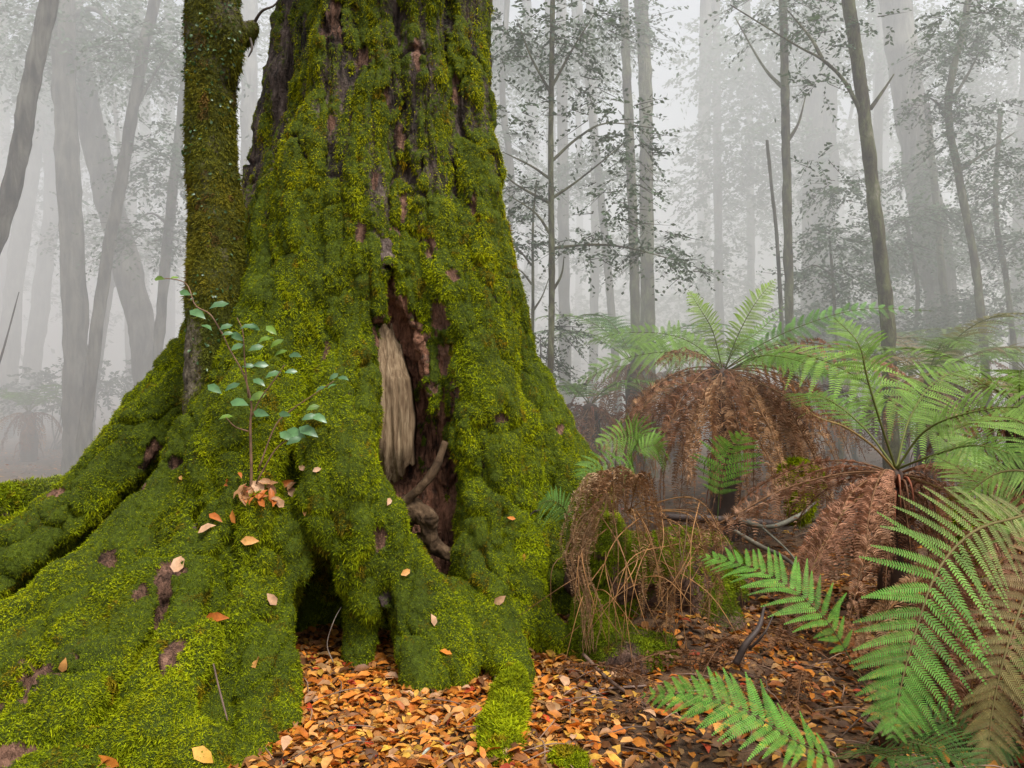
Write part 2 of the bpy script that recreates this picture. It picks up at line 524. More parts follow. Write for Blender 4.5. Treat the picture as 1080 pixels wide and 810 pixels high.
# left buttress mass
f.chain([(315, 260, 5.0, .16), (296, 330, 4.88, .2), (278, 410, 4.72, .25), (268, 480, 4.52, .29), (270, 550, 4.33, .29), (278, 610, 4.15, .23), (284, 665, 3.98, .17), (286, 710, 3.8, .14), (274, 755, 3.55, .12), (255, 815, 3.22, .11)], .06)
f.chain([(268, 400, 4.88, .22), (246, 470, 4.72, .27), (213, 540, 4.5, .29), (163, 598, 4.3, .3), (116, 650, 4.08, .3), (42, 722, 3.75, .31), (-45, 800, 3.4, .31), (-150, 870, 3.1, .3)], .06)
f.chain([(236, 560, 4.3, .25), (215, 620, 4.08, .26), (200, 685, 3.8, .25), (190, 740, 3.5, .22), (170, 800, 3.2, .18)], .06)
f.chain([(170, 640, 3.95, .24), (130, 700, 3.7, .25), (85, 760, 3.4, .25), (30, 840, 3.05, .25)], .05)
f.chain([(120, 720, 3.6, .15), (125, 780, 3.3, .14), (100, 830, 3.1, .14)], .05)
f.chain([(225, 700, 3.7, .15), (225, 750, 3.45, .14), (205, 805, 3.15, .12)], .05)
f.chain([(255, 600, 4.05, .12), (250, 660, 3.85, .12), (240, 720, 3.6, .1)], .05)
# back-left root
f.chain([(255, 345, 5.7, .26), (222, 385, 5.62, .26), (184, 436, 5.5, .25), (143, 482, 5.38, .24), (98, 530, 5.22, .24), (45, 585, 5.05, .26), (-20, 645, 4.85, .28), (-130, 720, 4.6, .3)], .06)
# little root behind right toe
f.chain([(548, 655, 4.4, .1), (600, 690, 4.3, .09), (640, 712, 4.2, .06)], .05)
# ragged bumps
for k in range(170):
    a0 = f.lo + np.array([random.random(), random.random(), random.random()]) * (f.n * f.h)
    ii = ((a0 - f.lo) / f.h).astype(int)
    try: dv = f.d[tuple(ii)]
    except IndexError: continue
    if -.07 < dv < .03 and a0[2] < 2.3: f.cone(a0, a0 + np.array([random.uniform(-.05, .05), random.uniform(-.05, .05), random.uniform(-.22, .1)]), random.uniform(.03, .075), .03, .05)
# carve the split hollow, the clefts, and the dens at the base
for Yc in (4.4, 4.55, 4.7, 4.82):
    f.chain([(411, 318, Yc, .03), (416, 350, Yc, .085), (422, 400, Yc, .135), (430, 450, Yc, .18), (440, 505, Yc - .08, .2), (456, 555, Yc - .16, .17), (470, 596, Yc - .2, .085)], .03, True)
f.chain([(413, 255, 4.82, .03), (412, 290, 4.78, .05), (412, 330, 4.74, .05)], .03, True)
f.chain([(326, 390, 4.62, .03), (326, 430, 4.5, .06), (316, 480, 4.35, .08), (306, 520, 4.2, .06)], .05, True)
f.chain([(308, -30, 5.5, .07), (312, 60, 5.5, .07), (302, 140, 5.48, .09), (288, 220, 5.4, .1), (270, 290, 5.3, .12), (262, 320, 5.2, .1)], .04, True)
for Yc in (3.9, 4.05, 4.2, 4.4, 4.6):
    f.chain([(350, 582, Yc, .06), (344, 625, Yc, .15), (342, 690, Yc, .175), (340, 740, Yc, .17)], .03, True)
    f.chain([(400, 622, Yc, .045), (403, 670, Yc, .08), (406, 710, Yc, .085)], .03, True)
for dy in (0, .2, .4):
    f.chain([(212, 425, 5.02 + dy, .06), (184, 478, 4.9 + dy, .1), (128, 542, 4.72 + dy, .12), (75, 594, 4.5 + dy, .13), (0, 664, 4.22 + dy, .15), (-60, 720, 4.0 + dy, .15)], .03, True)
f.chain([(250, 455, 4.42, .02), (225, 520, 4.22, .035), (180, 590, 4.02, .04), (140, 640, 3.85, .04), (80, 700, 3.55, .03)], .06, True)
f.chain([(175, 640, 3.72, .03), (150, 700, 3.5, .045), (110, 760, 3.22, .05)], .06, True)
f.chain([(255, 530, 4.08, .02), (238, 590, 3.92, .04), (222, 650, 3.75, .04), (205, 700, 3.55, .03)], .06, True)
f.chain([(246, 650, 3.7, .03), (240, 690, 3.58, .08), (234, 730, 3.43, .1), (226, 775, 3.25, .11)], .03, True)
f.chain([(532, 540, 4.55, .03), (538, 600, 4.4, .05), (546, 650, 4.2, .05)], .04, True)
f.chain([(548, 430, 4.98, .02), (560, 500, 4.85, .05), (566, 580, 4.7, .06), (572, 660, 4.5, .06)], .04, True)
f.chain([(376, 560, 4.5, .1), (382, 620, 4.28, .065), (379, 665, 4.23, .07), (376, 712, 4.13, .085)], .03)
V, Q = f.mesh()
del f
V, Q = refine(V, Q)
V = smooth_mesh(V, Q, 2, .5)
Nn = vnormals(V, Q)
Pst = V * np.array([1, 1, .32])
low = sstep(3.4, 1.6, V[:, 2])
flow = fbm(Pst, .16, 31, 3)
def radial(V):
    dx, dy = V[:, 0] + .92, V[:, 1] - 5.65
    rr = np.sqrt(dx * dx + dy * dy); th = np.arctan2(dy, dx) + .12 * fbm(V, .5, 71, 2)
    return np.stack([np.cos(th) * 1.5, np.sin(th) * 1.5, (rr + V[:, 2]) * .16], -1)
Rd = radial(V)
flute = fbm(Rd, .2, 72, 3)
V = V + Nn * ((.05 + .03 * low) * fbm(V, .42, 3, 2) + (.035 * flow) * (1 - .5 * low) + .065 * flute + .03 * fbm(Rd, .06, 73, 2) + .022 * fbm(V, .14, 8, 3) + .014 * fbm(V * [1, 1, .5], .05, 19, 2) + .03 * (1 - low) * fbm(V * [1, 1, .18], .075, 29, 3))[:, None]
crack = np.abs(vnoise(Pst, .21, 77) + .35 * vnoise(Pst, .09, 78))
deep = sstep(.12, 0, crack) * (1 - .6 * low)
cr2 = np.abs(fbm(V * [1, 1, .7], .34, 88, 2))
deep2 = sstep(.09, 0, cr2) * low
V = V - Nn * (deep * .035 + deep2 * .05)[:, None]
Nn = vnormals(V, Q)
# where moss grows, and where it is thinned to paint shade into creases
px = CX0 + V[:, 0] / V[:, 1] * F0
up = Nn[:, 2]
moss = .8 + .25 * fbm(Pst, .3, 91, 3) + .3 * up + .35 * fbm(V * [1, 1, .45], .1, 92, 3) + (.75 - .35 * low) * fbm(V * [1, 1, .16], .055, 94, 3) - .02 * (1 - low)
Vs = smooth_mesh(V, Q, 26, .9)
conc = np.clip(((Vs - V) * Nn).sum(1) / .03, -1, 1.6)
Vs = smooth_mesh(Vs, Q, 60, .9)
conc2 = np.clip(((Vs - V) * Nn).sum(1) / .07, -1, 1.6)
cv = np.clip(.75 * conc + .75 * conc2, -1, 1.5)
moss = moss - .75 * np.clip(cv - .15, 0, 2) + .12 * np.clip(-cv, 0, 1)  # concave spots lose moss to dark bark: crevice shade painted by curvature
moss = moss + .45 * low * fbm(Rd * [1, 1, 1.6], .07, 74, 3) - .5 * deep + .3 * low - .22 * sstep(2.0, 3.2, V[:, 2])
rot = np.zeros(len(V))
def soft(center, rad, w=1.0, st=(1, 1, 1)):
    d = np.linalg.norm((V - np.array(center)) / np.array(st), axis=1) + 1.1 * rad * fbm(V * [1, 1, .6], .08, 55, 4, .7) + .1 * rad
    return w * sstep(rad, rad * .7, d)
bv = BVHTree.FromPolygons(V.astype(float).tolist(), Q.tolist())
# hollow interior and its rim: bare rotten wood
Hc = spline(np.array([(*P(a, b_, 4.85), c) for a, b_, c in ((413, 250, .06), (411, 300, .1), (425, 370, .2), (440, 430, .27), (450, 500, .29), (455, 550, .24), (468, 600, .15))]), 26)
for c in Hc:
    s_ = soft(c[:3], c[3] * 1.15)
    moss = moss - 1.6 * s_; rot = np.maximum(rot, s_)
for a, b_, Yc, rr in ((346, 640, 4.45, .2), (402, 670, 4.45, .14), (345, 700, 4.4, .2)):
    s_ = soft(P(a, b_, Yc), rr); moss -= 1.5 * s_; rot = np.maximum(rot, s_ * .6)
for a, b_, rr, sx, sz in ((37, 722, .17, 1.2, .9), (172, 640, .08, .8, 3.0), (182, 600, .06, 1.2, 1), (150, 625, .05, 1, 1.2), (182, 690, .09, .7, 1.6), (398, 565, .08, 1, 1.3), (115, 590, .05, 1, 1.6),
                        (383, 245, .1, .6, 1.6), (408, 100, .1, .7, 1.5), (422, 150, .09, .7, 1.7), (385, 60, .13, .8, 1.2), (480, 100, .1, .5, 2), (425, 220, .1, .5, 2), (455, 260, .09, .6, 1.5),
                        (465, 330, .1, .7, 1.2), (475, 290, .07, 1, 1.2), (352, 30, .12, .8, 2), (350, 130, .06, .7, 2), (345, 380, .04, .5, 3), (530, 440, .06, 2.2, .5), (160, 480, .07, 1, 2), (152, 518, .06, .8, 1.5),
                        (185, 488, .05, 1, 1), (245, 300, .1, 1, 1.5), (470, 380, .09, .8, 1.8), (590, 452, .05, 1, 1), (20, 795, .1, 1.2, .5), (60, 520, .05, 2, .7), (395, 190, .06, .6, 2.2), (440, 60, .07, .5, 2.6), (500, 210, .06, .5, 2.4)):
    h, _ = sphere_hit(bv, a, b_)
    if h is not None:
        s_ = soft(h, rr * (.7 if b_ < 300 else 1), 1.0, (sx, 1.2, sz)); moss -= 1.5 * s_; rot = np.maximum(rot, .6 * s_)
moss -= .3 * sstep(330, 300, px) * (V[:, 2] > 2.1) * (V[:, 1] > 5.2)
moss = np.clip(moss, 0, 1)
bark = moss < .3
V = V + Nn * (rot * (.05 * fbm(V * [1, 1, .4], .09, 44, 4, .7)))[:, None]
V = V + Nn * ((sstep(.25, .7, moss) * .018) * (1 + fbm(V, .05, 15, 2)))[:, None]
GV, GQ, GM = V, Q, moss
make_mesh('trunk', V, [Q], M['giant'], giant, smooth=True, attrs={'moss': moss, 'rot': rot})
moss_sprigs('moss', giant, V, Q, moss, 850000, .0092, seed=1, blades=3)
bv = BVHTree.FromPolygons(V.tolist(), Q.tolist())

# pale heartwood showing in the split
hw = Acc()
nz, nx = 60, 14
nz, nx = 90, 30
pf = np.array([(345, 398, 420), (365, 398, 424), (400, 390, 433), (440, 386, 437), (480, 388, 436), (515, 396, 434)], float)
G = np.zeros((nz, nx, 3))
for j in range(nx):
    t = j / (nx - 1)
    top = 342 + 30 * abs(t - .35) ** 1.1 + 12 * float(vnoise(np.array([t * 9, 1.5, 0.]), 1, 3))
    bot = 524 - 30 * t + 12 * float(vnoise(np.array([t * 11, 7.5, 0.]), 1, 4)) 
    for i in range(nz):
        py = top + (bot - top) * i / (nz - 1)
        l, r_ = (np.interp(py, pf[:, 0], pf[:, k]) for k in (1, 2))
        xx = l + (r_ - l) * t + 2.5 * float(vnoise(np.array([t * 6, py * .04, 2.]), 1, 9)) * t
        q = np.array(P(xx, py, 4.70 + .1 * (py < 400) * (400 - py) / 60 + .22 * max(0, t - .45) ** 1.3))
        q[1] += .16 * max(0, (py - 470) / 50) ** 1.5 + .045 * float(fbm(np.array([[xx * .16, py * .012, 0.]]), 1, 5, 4, .6)[0])
        G[i, j] = q
bk = G.copy(); bk[..., 1] += .18
idx = np.arange(nz * nx).reshape(nz, nx)
def gridq(ix): return np.stack([ix[:-1, :-1], ix[1:, :-1], ix[1:, 1:], ix[:-1, 1:]], -1).reshape(-1, 4)
i2 = idx + nz * nx
ed = [np.stack([idx[:-1, 0], i2[:-1, 0], i2[1:, 0], idx[1:, 0]], -1), np.stack([idx[:-1, -1], idx[1:, -1], i2[1:, -1], i2[:-1, -1]], -1),
      np.stack([idx[0, :-1], idx[0, 1:], i2[0, 1:], i2[0, :-1]], -1), np.stack([idx[-1, :-1], i2[-1, :-1], i2[-1, 1:], idx[-1, 1:]], -1)]
hw.add(np.concatenate([G.reshape(-1, 3), bk.reshape(-1, 3)]), Q=np.concatenate([gridq(idx), gridq(i2)[:, ::-1]] + ed))
hw.build('heartwood', M['wood'], giant, True)

# rotten knob and inner root inside the hollow
f = Field(np.array(P(444, 545, 4.6)) - .3, np.array(P(444, 545, 4.6)) + .3, .012)
f.cone(P(434, 540, 4.6), P(452, 546, 4.55), .065, .055, .03)
f.cone(P(452, 548, 4.55), P(454, 575, 4.58), .05, .035, .03)
f.cone(P(436, 535, 4.62), P(425, 560, 4.66), .055, .045, .03)
f.cone(P(446, 570, 4.62), P(474, 585, 4.6), .06, .04, .03)
V, Q = f.mesh(); V, Q = refine(V, Q)
Nn = vnormals(V, Q); V = V + Nn * (.022 * fbm(V, .05, 4, 3))[:, None]
make_mesh('rotten_knob', V, [Q], M['rotwood'], giant, smooth=True)
a = Acc()
tube(a, [P(470, 466, 4.6), P(458, 495, 4.56), P(443, 515, 4.55), (P(428, 528, 4.58)), P(420, 540, 4.66)], [.02, .026, .028, .03, .025], 40, 10, rough=.3, seed=3)
a.build('inner_root', M['rotwood'], giant, True)
# ================================================================== SLIM TREE BESIDE IT
slim = thing('slender_tree', 'slender mossy trunk speckled with small climbing leaves, pressed against the giant tree', 'tree', P(210, 470, 5.2))
f = Field((-2.35, 4.4, .7), (-1.35, 5.5, 5.3), .014)
f.chain([(228, -200, 5.0, .135), (226, -60, 5.0, .14), (224, 20, 5.0, .15), (223, 80, 5.0, .145), (223, 160, 5.0, .145), (228, 240, 4.98, .15), (226, 300, 4.93, .15), (221, 350, 4.87, .13), (214, 400, 4.8, .1), (210, 450, 4.78, .085), (206, 490, 4.8, .08)], .04)
f.chain([(232, 10, 4.96, .09), (242, 40, 4.92, .065), (240, 80, 4.95, .04)], .06)
f.chain([(250, 40, 5.05, .05), (262, 35, 5.0, .035), (268, 26, 5.0, .02)], .04)
f.chain([(246, 300, 4.95, .05), (250, 340, 4.9, .04), (242, 400, 4.82, .05), (232, 440, 4.78, .04)], .06)
V, Q = f.mesh(); V, Q = refine(V, Q); V = smooth_mesh(V, Q, 1)
Nn = vnormals(V, Q)
V = V + Nn * (.014 * fbm(V, .12, 6, 3) + .008 * fbm(V, .03, 7, 2))[:, None]
ms = np.clip(.62 + .4 * fbm(V, .16, 66, 3) + .25 * fbm(V * [1, 1, .3], .07, 67, 2) + .25 * sstep(3.4, 2.6, V[:, 2]) - .6 * sstep(2.15, 1.8, V[:, 2]) * sstep(-1.80, -1.9, V[:, 0]), 0, 1)
make_mesh('trunk', V, [Q], M['slim'], slim, smooth=True, attrs={'moss': ms, 'rot': ms * 0})
moss_sprigs('moss', slim, V, Q, ms, 42000, .0125, tint=((.06, .07, .008), (.22, .225, .022)), yellow=.7, seed=40)
SV, SQ = V, Q
# climbing leaves
def leaf_cards(acc, p, d, nrm, L, W, col, fold=.25, r=None):
    """n leaves: 6-vertex pointed ovals folded on the midrib. p base, d direction, nrm face normal"""
    n = len(p)
    d = unit(d); s = unit(np.cross(d, nrm)); u = np.cross(s, d)
    L = np.asarray(L)[:, None]; W = np.asarray(W)[:, None]
    tip = p + d * L - u * L * .12
    m1 = p + d * L * .3; m2 = p + d * L * .68 + u * L * .02
    e = [p, m1 + s * W * .9 + u * W * fold, m2 + s * W * .75 + u * W * fold, tip, m2 - s * W * .75 + u * W * fold, m1 - s * W * .9 + u * W * fold, m1 + 0 * s, m2]
    Vv = np.stack(e, 1)
    b_ = np.arange(n)[:, None] * 8
    Qs = np.concatenate([b_ + np.array([[6, 1, 2, 7]]), b_ + np.array([[7, 4, 5, 6]])])
    Ts = np.concatenate([b_ + np.array([[0, 1, 6]]), b_ + np.array([[7, 2, 3]]), b_ + np.array([[7, 3, 4]]), b_ + np.array([[6, 5, 0]])])
    C = np.repeat(np.asarray(col)[:, None], 8, 1)
    acc.add(Vv.reshape(-1, 3), Ts, Qs, C.reshape(-1, 3))

cz = V[Q].mean(1); fn = unit(np.cross(V[Q[:, 2]] - V[Q[:, 0]], V[Q[:, 3]] - V[Q[:, 1]]))
w = sstep(2.4, 3.6, cz[:, 2]) * .9 + .1; w = w * (fbm(cz, .25, 12, 2) > -.2) * ((fn * unit(np.array([0, 0, CAMZ]) - cz)).sum(1) > -.3)
w += .8 * (np.abs(cz[:, 2] - 1.85) < .28) * (cz[:, 0] > -1.93)
cdf = np.cumsum(w) / w.sum()
sel = np.searchsorted(cdf, rng.random(900))
a = Acc()
dd = rng.standard_normal((900, 3)) * .7 + np.array([0, -.2, -.5]) + fn[sel] * .5
cc = np.array([.035, .075, .02]) + rng.random((900, 1)) * np.array([.04, .07, .03])
leaf_cards(a, cz[sel] + fn[sel] * .008, dd, fn[sel] + .5 * rng.standard_normal((900, 3)), .016 + .016 * rng.random(900), .006 + .005 * rng.random(900), cc)
tag(a.build('climbing_leaves', M['green'], slim), kind='stuff')
a = Acc()
tube(a, [P(266, 28, 5.0), P(276, 12, 4.95), P(290, 5, 4.95), P(300, -12, 4.95)], [.012, .009, .006, .004], 14, 6, (.06, .045, .035))
tube(a, [P(262, 35, 5.0), P(266, 50, 4.95), P(262, 60, 4.95)], [.01, .008, .004], 8, 6, (.06, .045, .035))
a.build('broken_twig', M['stem'], slim, True)

# ================================================================== GROUND
def ground_z(x, y):
    x = np.asarray(x, float); y = np.asarray(y, float)
    p = np.stack([x, y, 0 * x], -1)
    z = .05 * fbm(p, .9, 301, 3) + .16 * fbm(p, 5., 302, 2) * sstep(5, 10, y) + .018 * fbm(p, .16, 303, 2)
    z = z + .3 * np.exp(-(((x - .78) / .5) ** 2 + ((y - 4.75) / .55) ** 2))            # hump under the stump
    z = z + .12 * sstep(1.0, 3.2, x) * sstep(3.2, 5, y)
    z = z + .22 * sstep(-1.5, -6, x) * sstep(7, 12, y) * 0
    return z

def build_ground():
    ys = np.concatenate([np.linspace(-4, 2.4, 14), np.linspace(2.5, 9, 230), np.linspace(9.15, 24, 90), np.geomspace(24.5, 160, 26)])
    xs = np.concatenate([-np.geomspace(150, 7.2, 22), np.linspace(-7, 7, 300), np.geomspace(7.2, 150, 22)])
    X, Y = np.meshgrid(xs, ys, indexing='ij')
    V = np.stack([X, Y, ground_z(X, Y)], -1)
    ix = np.arange(len(xs) * len(ys)).reshape(len(xs), len(ys))
    q = np.stack([ix[:-1, :-1], ix[1:, :-1], ix[1:, 1:], ix[:-1, 1:]], -1).reshape(-1, 4)
    o = make_mesh('forest_floor', V.reshape(-1, 3), [q], M['floor'], smooth=True)
    tag(o, kind='structure')
build_ground()

# leaf litter
def litter_cols(n, orange, r):
    pal = np.array([[.5, .17, .02], [.55, .25, .05], [.38, .11, .015], [.55, .3, .04], [.3, .13, .04], [.19, .08, .03], [.33, .18, .07], [.42, .06, .02], [.1, .045, .02]])
    po = np.array([.26, .2, .17, .1, .08, .06, .08, .02, .03]); pb = np.array([.08, .12, .1, .03, .2, .2, .12, .01, .14])
    po /= po.sum(); pb /= pb.sum()
    i1 = r.choice(len(pal), n, p=po); i2 = r.choice(len(pal), n, p=pb)
    c = np.where((r.random(n) < orange)[:, None], pal[i1], pal[i2] * .75)
    return c * (.6 + .7 * r.random((n, 1)))

def litter(name, n, sampler, orange, size, r, lift=.004, mat='leaf'):
    x, y = sampler(n, r)
    z = ground_z(x, y)
    p = np.stack([x, y, z + lift + .02 * r.random(n) ** 2], -1)
    az = r.random(n) * 2 * np.pi
    d = np.stack([np.cos(az), np.sin(az), .25 * r.standard_normal(n)], -1)
    nr = np.stack([.35 * r.standard_normal(n), .35 * r.standard_normal(n), np.ones(n)], -1)
    L = size * (.55 + 1.0 * r.random(n) ** 1.6); W = L * (.17 + .16 * r.random(n))
    a = Acc()
    orr = orange(x, y) if callable(orange) else orange
    leaf_cards(a, p, d, nr, L, W, litter_cols(n, orr, r), fold=.1 + .4 * r.random((n, 1)))
    o = a.build(name, M[mat])
    tag(o, kind='stuff')
    return o

def orange_f(x, y):
    p = np.stack([x, y, 0 * x], -1)
    w = np.exp(-(((x + .45) / .75) ** 4 + ((y - 3.6) / .75) ** 4))
    return np.clip(w + .25 * np.exp(-(((x - .5) / .9) ** 2 + ((y - 3.7) / .6) ** 2)), 0.14, 1)

r1 = np.random.default_rng(21)
def samp_front(n, r):
    a_ = int(n * .33)
    x = np.concatenate([r.uniform(-1.35, .35, a_), r.uniform(-1.6, 3.2, n - a_)]); y = np.concatenate([r.uniform(2.7, 4.7, a_), r.uniform(2.6, 5.6, n - a_)])
    return x, y
litter('leaf_litter', 19000, samp_front, orange_f, .058, r1)
def samp_mid(n, r):
    y = 5.0 + 13 * r.random(n) ** 1.6; x = (r.random(n) * 1.5 - .75) * (y + 1)
    return x, y
litter('brown_leaf_litter', 17000, samp_mid, .12, .075, r1)

# fallen leaves one could pick up: individuals lying on top of the litter
LP = [(.6, .2, .03), (.62, .3, .09), (.42, .12, .02), (.6, .33, .05), (.34, .17, .07), (.5, .07, .02), (.5, .29, .16)]
protos = []
def proto_leaf(k, size, wr, fold, curl):
    a = Acc()
    leaf_cards(a, np.array([[0., 0, 0]]), np.array([[1., 0, curl]]), np.array([[0, 0, 1.]]), [size], [size * wr], np.array([LP[k]]), fold=fold)
    V = np.concatenate(a.V); 
    V[:, 0] -= size / 2
    me_o = make_mesh('fallen_leaf', V, [np.concatenate(a.Q), np.concatenate(a.T)], M['leaf'], col=np.concatenate(a.C))
    return me_o
for k in range(7):
    protos.append(proto_leaf(k, .062, (.24, .28, .22, .3, .26, .25, .32)[k], (.15, .35, .5, .1, .6, .2, .3)[k], (.1, 0, .2, -.1, .15, 0, .1)[k]))
used = set()
def place_leaf(loc, nrm, k, spin, sc, label, group=None):
    o = protos[k]
    if k in used:
        o = o.copy(); COL.objects.link(o)
        for q in ('group',):
            if q in o: del o[q]
    used.add(k)
    q = Vector(nrm).to_track_quat('Z', 'Y')
    from mathutils import Quaternion
    o.rotation_mode = 'QUATERNION'
    o.rotation_quaternion = q @ Quaternion((0, 0, 1), spin)
    o.location = Vector(loc) + Vector(nrm).normalized() * .012
    o.scale = (sc, sc, sc)
    tag(o, label, 'leaf', group)
    return o
on_moss = [(189, 597, 6, 1.3, 'pale pinkish leaf lying on the moss beside the bare pink bark patch'),
           (230, 655, 2, 1.7, 'curled rusty leaf stuck upright on the moss below the sapling'),
           (273, 700, 1, 1.1, 'orange leaf on the front root well below the sapling'),
           (286, 632, 6, .9, 'pale oval leaf on moss midway between the sapling and the front root'),
           (264, 571, 1, 1.1, 'small tan leaf just below the leaf heap at the sapling foot'),
           (219, 560, 6, 1.1, 'cream leaf at the left end of the leaf heap under the sapling'),
           (228, 548, 2, 1.1, 'brown leaf at the left of the leaf heap, above the cream one'),
           (249, 545, 0, 1.2, 'wide orange leaf lying flat under the sapling stem'),
           (272, 515, 6, 1.2, 'pale leaf standing on end in the heap behind the sapling stem'),
           (300, 510, 2, 1.2, 'rust-red curled leaf on top of the leaf heap by the sapling'),
           (308, 521, 6, 1.0, 'peach leaf at the right edge of the leaf heap by the sapling'),
           (285, 518, 4, 1.1, 'dark brown leaf in the middle of the heap behind the sapling'),
           (293, 530, 6, .9, 'dusty pink leaf at the lower right of the sapling leaf heap'),
           (262, 520, 5, 1.0, 'red-brown leaf tucked against the sapling stem'),
           (320, 494, 6, .6, 'tiny cream leaf on moss right of the leaf heap, left one of two'),
           (334, 497, 6, .6, 'tiny cream leaf on moss right of the leaf heap, right one of two'),
           (322, 541, 1, .6, 'tiny orange leaf on the moss below the pair of cream leaves'),
           (427, 604, 1, .8, 'small orange leaf stuck on the slanting root under the hollow'),
           (539, 547, 0, .6, 'small orange leaf high on the right root near the dead fern'),
           (553, 590, 3, .8, 'yellow leaf on the right root beside the dead fern'),
           (409, 530, 6, .6, 'tiny pinkish leaf on the moss left of the hollow'),
           (192, 505, 1, .5, 'tiny tan leaf on the far left buttress ridge'),
           (68, 700, 1, .8, 'small brown-orange leaf on the lower left root right of the bare pink patch'),
           (455, 655, 6, .8, 'buff leaf caught upright in the corner of the low curving root'),
           (470, 690, 0, .9, 'orange leaf resting against the foot of the low curving root'),
           (527, 632, 6, .9, 'tan leaf on the narrow root below the hollow'),
           (100, 765, 2, .7, 'small rust leaf on moss at the bottom left'),
           (214, 797, 3, 1.2, 'yellow-orange leaf on the lowest root toe at the bottom edge'),
           (116, 801, 0, 1.1, 'orange leaf at the bottom left corner of the moss')]
for i, (a_, b_, k, sc, lb) in enumerate(on_moss):
    h, nrm = sphere_hit(bv, a_, b_)
    if h is None: continue
    place_leaf(h, Vector(nrm) * .8 + Vector((random.uniform(-.3, .3), -.3, random.uniform(-.2, .4))), k, random.uniform(0, 6.28), sc * 1.35, lb)
hp_ = 0
while hp_ < 22:
    a_, b_ = random.gauss(272, 18), random.gauss(524, 8)
    h, nrm = sphere_hit(bv, a_, b_)
    if h is None: continue
    hp_ += 1
    place_leaf(h + Vector((0, -.02, random.uniform(-.01, .03))), (random.uniform(-.8, .8), random.uniform(-1.2, -.2), random.uniform(.2, 1)), random.choice([4, 4, 2]), random.uniform(0, 6.28), random.uniform(.8, 1.4), 'brown leaf piled in the leaf heap round the foot of the sapling', 'brown leaves heaped at the sapling foot')
gdesc = ('orange fallen leaf lying on the litter in front of the buttress roots', 'tan fallen leaf lying on the litter in front of the buttress roots', 'rusty fallen leaf lying on the litter in front of the buttress roots',
         'yellow fallen leaf lying on the litter in front of the buttress roots', 'brown fallen leaf lying on the litter in front of the buttress roots', 'red fallen leaf lying on the litter in front of the buttress roots', 'pale buff fallen leaf lying on the litter in front of the buttress roots')
cnt = 0
while cnt < 230:
    px_, py_ = random.uniform(270, 720), random.uniform(690, 815)
    o_ = Vector((0, 0, CAMZ)); d_ = Vector(P(px_, py_, 1)) - o_
    tt = CAMZ / -d_.z; hp = o_ + d_ * tt
    zz = float(ground_z(hp.x, hp.y))
    hh = bv.ray_cast(Vector((hp.x, hp.y, 3)), Vector((0, 0, -1)))
    if hh[0] is not None and hh[0].z > zz: continue
    k = random.choice([0, 0, 1, 1, 2, 3, 3, 4, 6] + ([5] if random.random() < .3 else []))
    place_leaf((hp.x, hp.y, zz + random.uniform(.004, .03)), (random.uniform(-.4, .4), random.uniform(-.5, .3), 1), k, random.uniform(0, 6.28), random.uniform(.7, 1.4), gdesc[k], gdesc[k].split(' lying')[0].replace('leaf', 'leaves') + ' on the litter')
    cnt += 1

# ================================================================== SAPLING
sap = thing('sapling', 'young sapling with glossy toothed leaves rooted in a leafy pocket on the mossy buttress', 'sapling', P(265, 535, 4.05))
YS = 4.08
def stemtube(pts, rad, col=(.16, .09, .05)):
    a = Acc(); tube(a, pts, rad, 3 * len(pts) + 4, 6, col, .15, 3)
    return a
stemtube([P(263, 545, 4.1), P(265, 500, 4.07), P(264, 450, 4.07), P(265, 425, 4.07), P(257, 395, 4.08), P(242, 368, 4.1), P(234, 350, 4.1)], [.0095, .008, .007, .006, .005, .004, .003]).build('stem', M['stem'], sap, True)
twigs = [[P(262, 420, 4.07), P(258, 380, 4.07), P(256, 350, 4.06), P(250, 335, 4.06)], [P(272, 497, 4.08), P(290, 450, 4.1), P(308, 432, 4.12), P(330, 417, 4.12), P(352, 402, 4.12)],
         [P(265, 440, 4.07), P(275, 420, 4.06), P(290, 400, 4.05), P(300, 385, 4.05)], [P(236, 355, 4.1), P(222, 332, 4.1), P(206, 322, 4.12), P(197, 300, 4.14), P(180, 294, 4.2), P(165, 295, 4.25)],
         [P(270, 510, 4.07), P(290, 475, 4.07), P(310, 460, 4.07), P(325, 455, 4.07)], [P(262, 455, 4.07), P(248, 450, 4.03), P(238, 440, 4.0)]]
for t in twigs: stemtube(t, [.0045, .004, .003, .0022]).build('branch', M['stem'], sap, True)
leafspots = [(208, 331, 1, 1.5), (231, 322, 0, 1.4), (218, 345, 1, 1), (238, 345, 0, 1), (240, 352, 1, .8), (250, 355, 0, 1.2), (262, 345, 0, 1.2), (250, 366, 1, 1), (268, 345, 0, 1), (286, 348, 3, 1.1), (280, 358, 3, 1.2), (292, 362, 3, 1.1),
             (270, 367, 1, 1.1), (296, 372, 3, 1), (311, 375, 0, 1.1), (275, 385, 0, 1.1), (262, 386, 1, .9), (288, 395, 1, 1.2), (307, 392, 0, .9), (273, 403, 0, 1.1), (272, 418, 3, 1.3), (226, 410, 1, 1.3), (245, 408, 0, 1.2), (252, 425, 1, 1.5), (275, 436, 0, 1.3), (238, 440, 3, 1),
             (338, 410, 0, .8), (352, 397, 1, .8), (362, 399, 0, .9), (350, 407, 1, .7), (325, 455, 0, 1.7), (312, 457, 1, 1.6), (302, 460, 1, 1.3), (326, 440, 0, 1.1), (337, 441, 1, 1.3), (330, 430, 3, 1), (300, 437, 1, 1), (310, 465, 0, 1.2), (168, 294, 3, .9), (184, 293, 3, .6), (195, 309, 1, 1)]
gc = {0: (.07, .15, .055), 1: (.09, .19, .065), 3: (.13, .22, .02)}
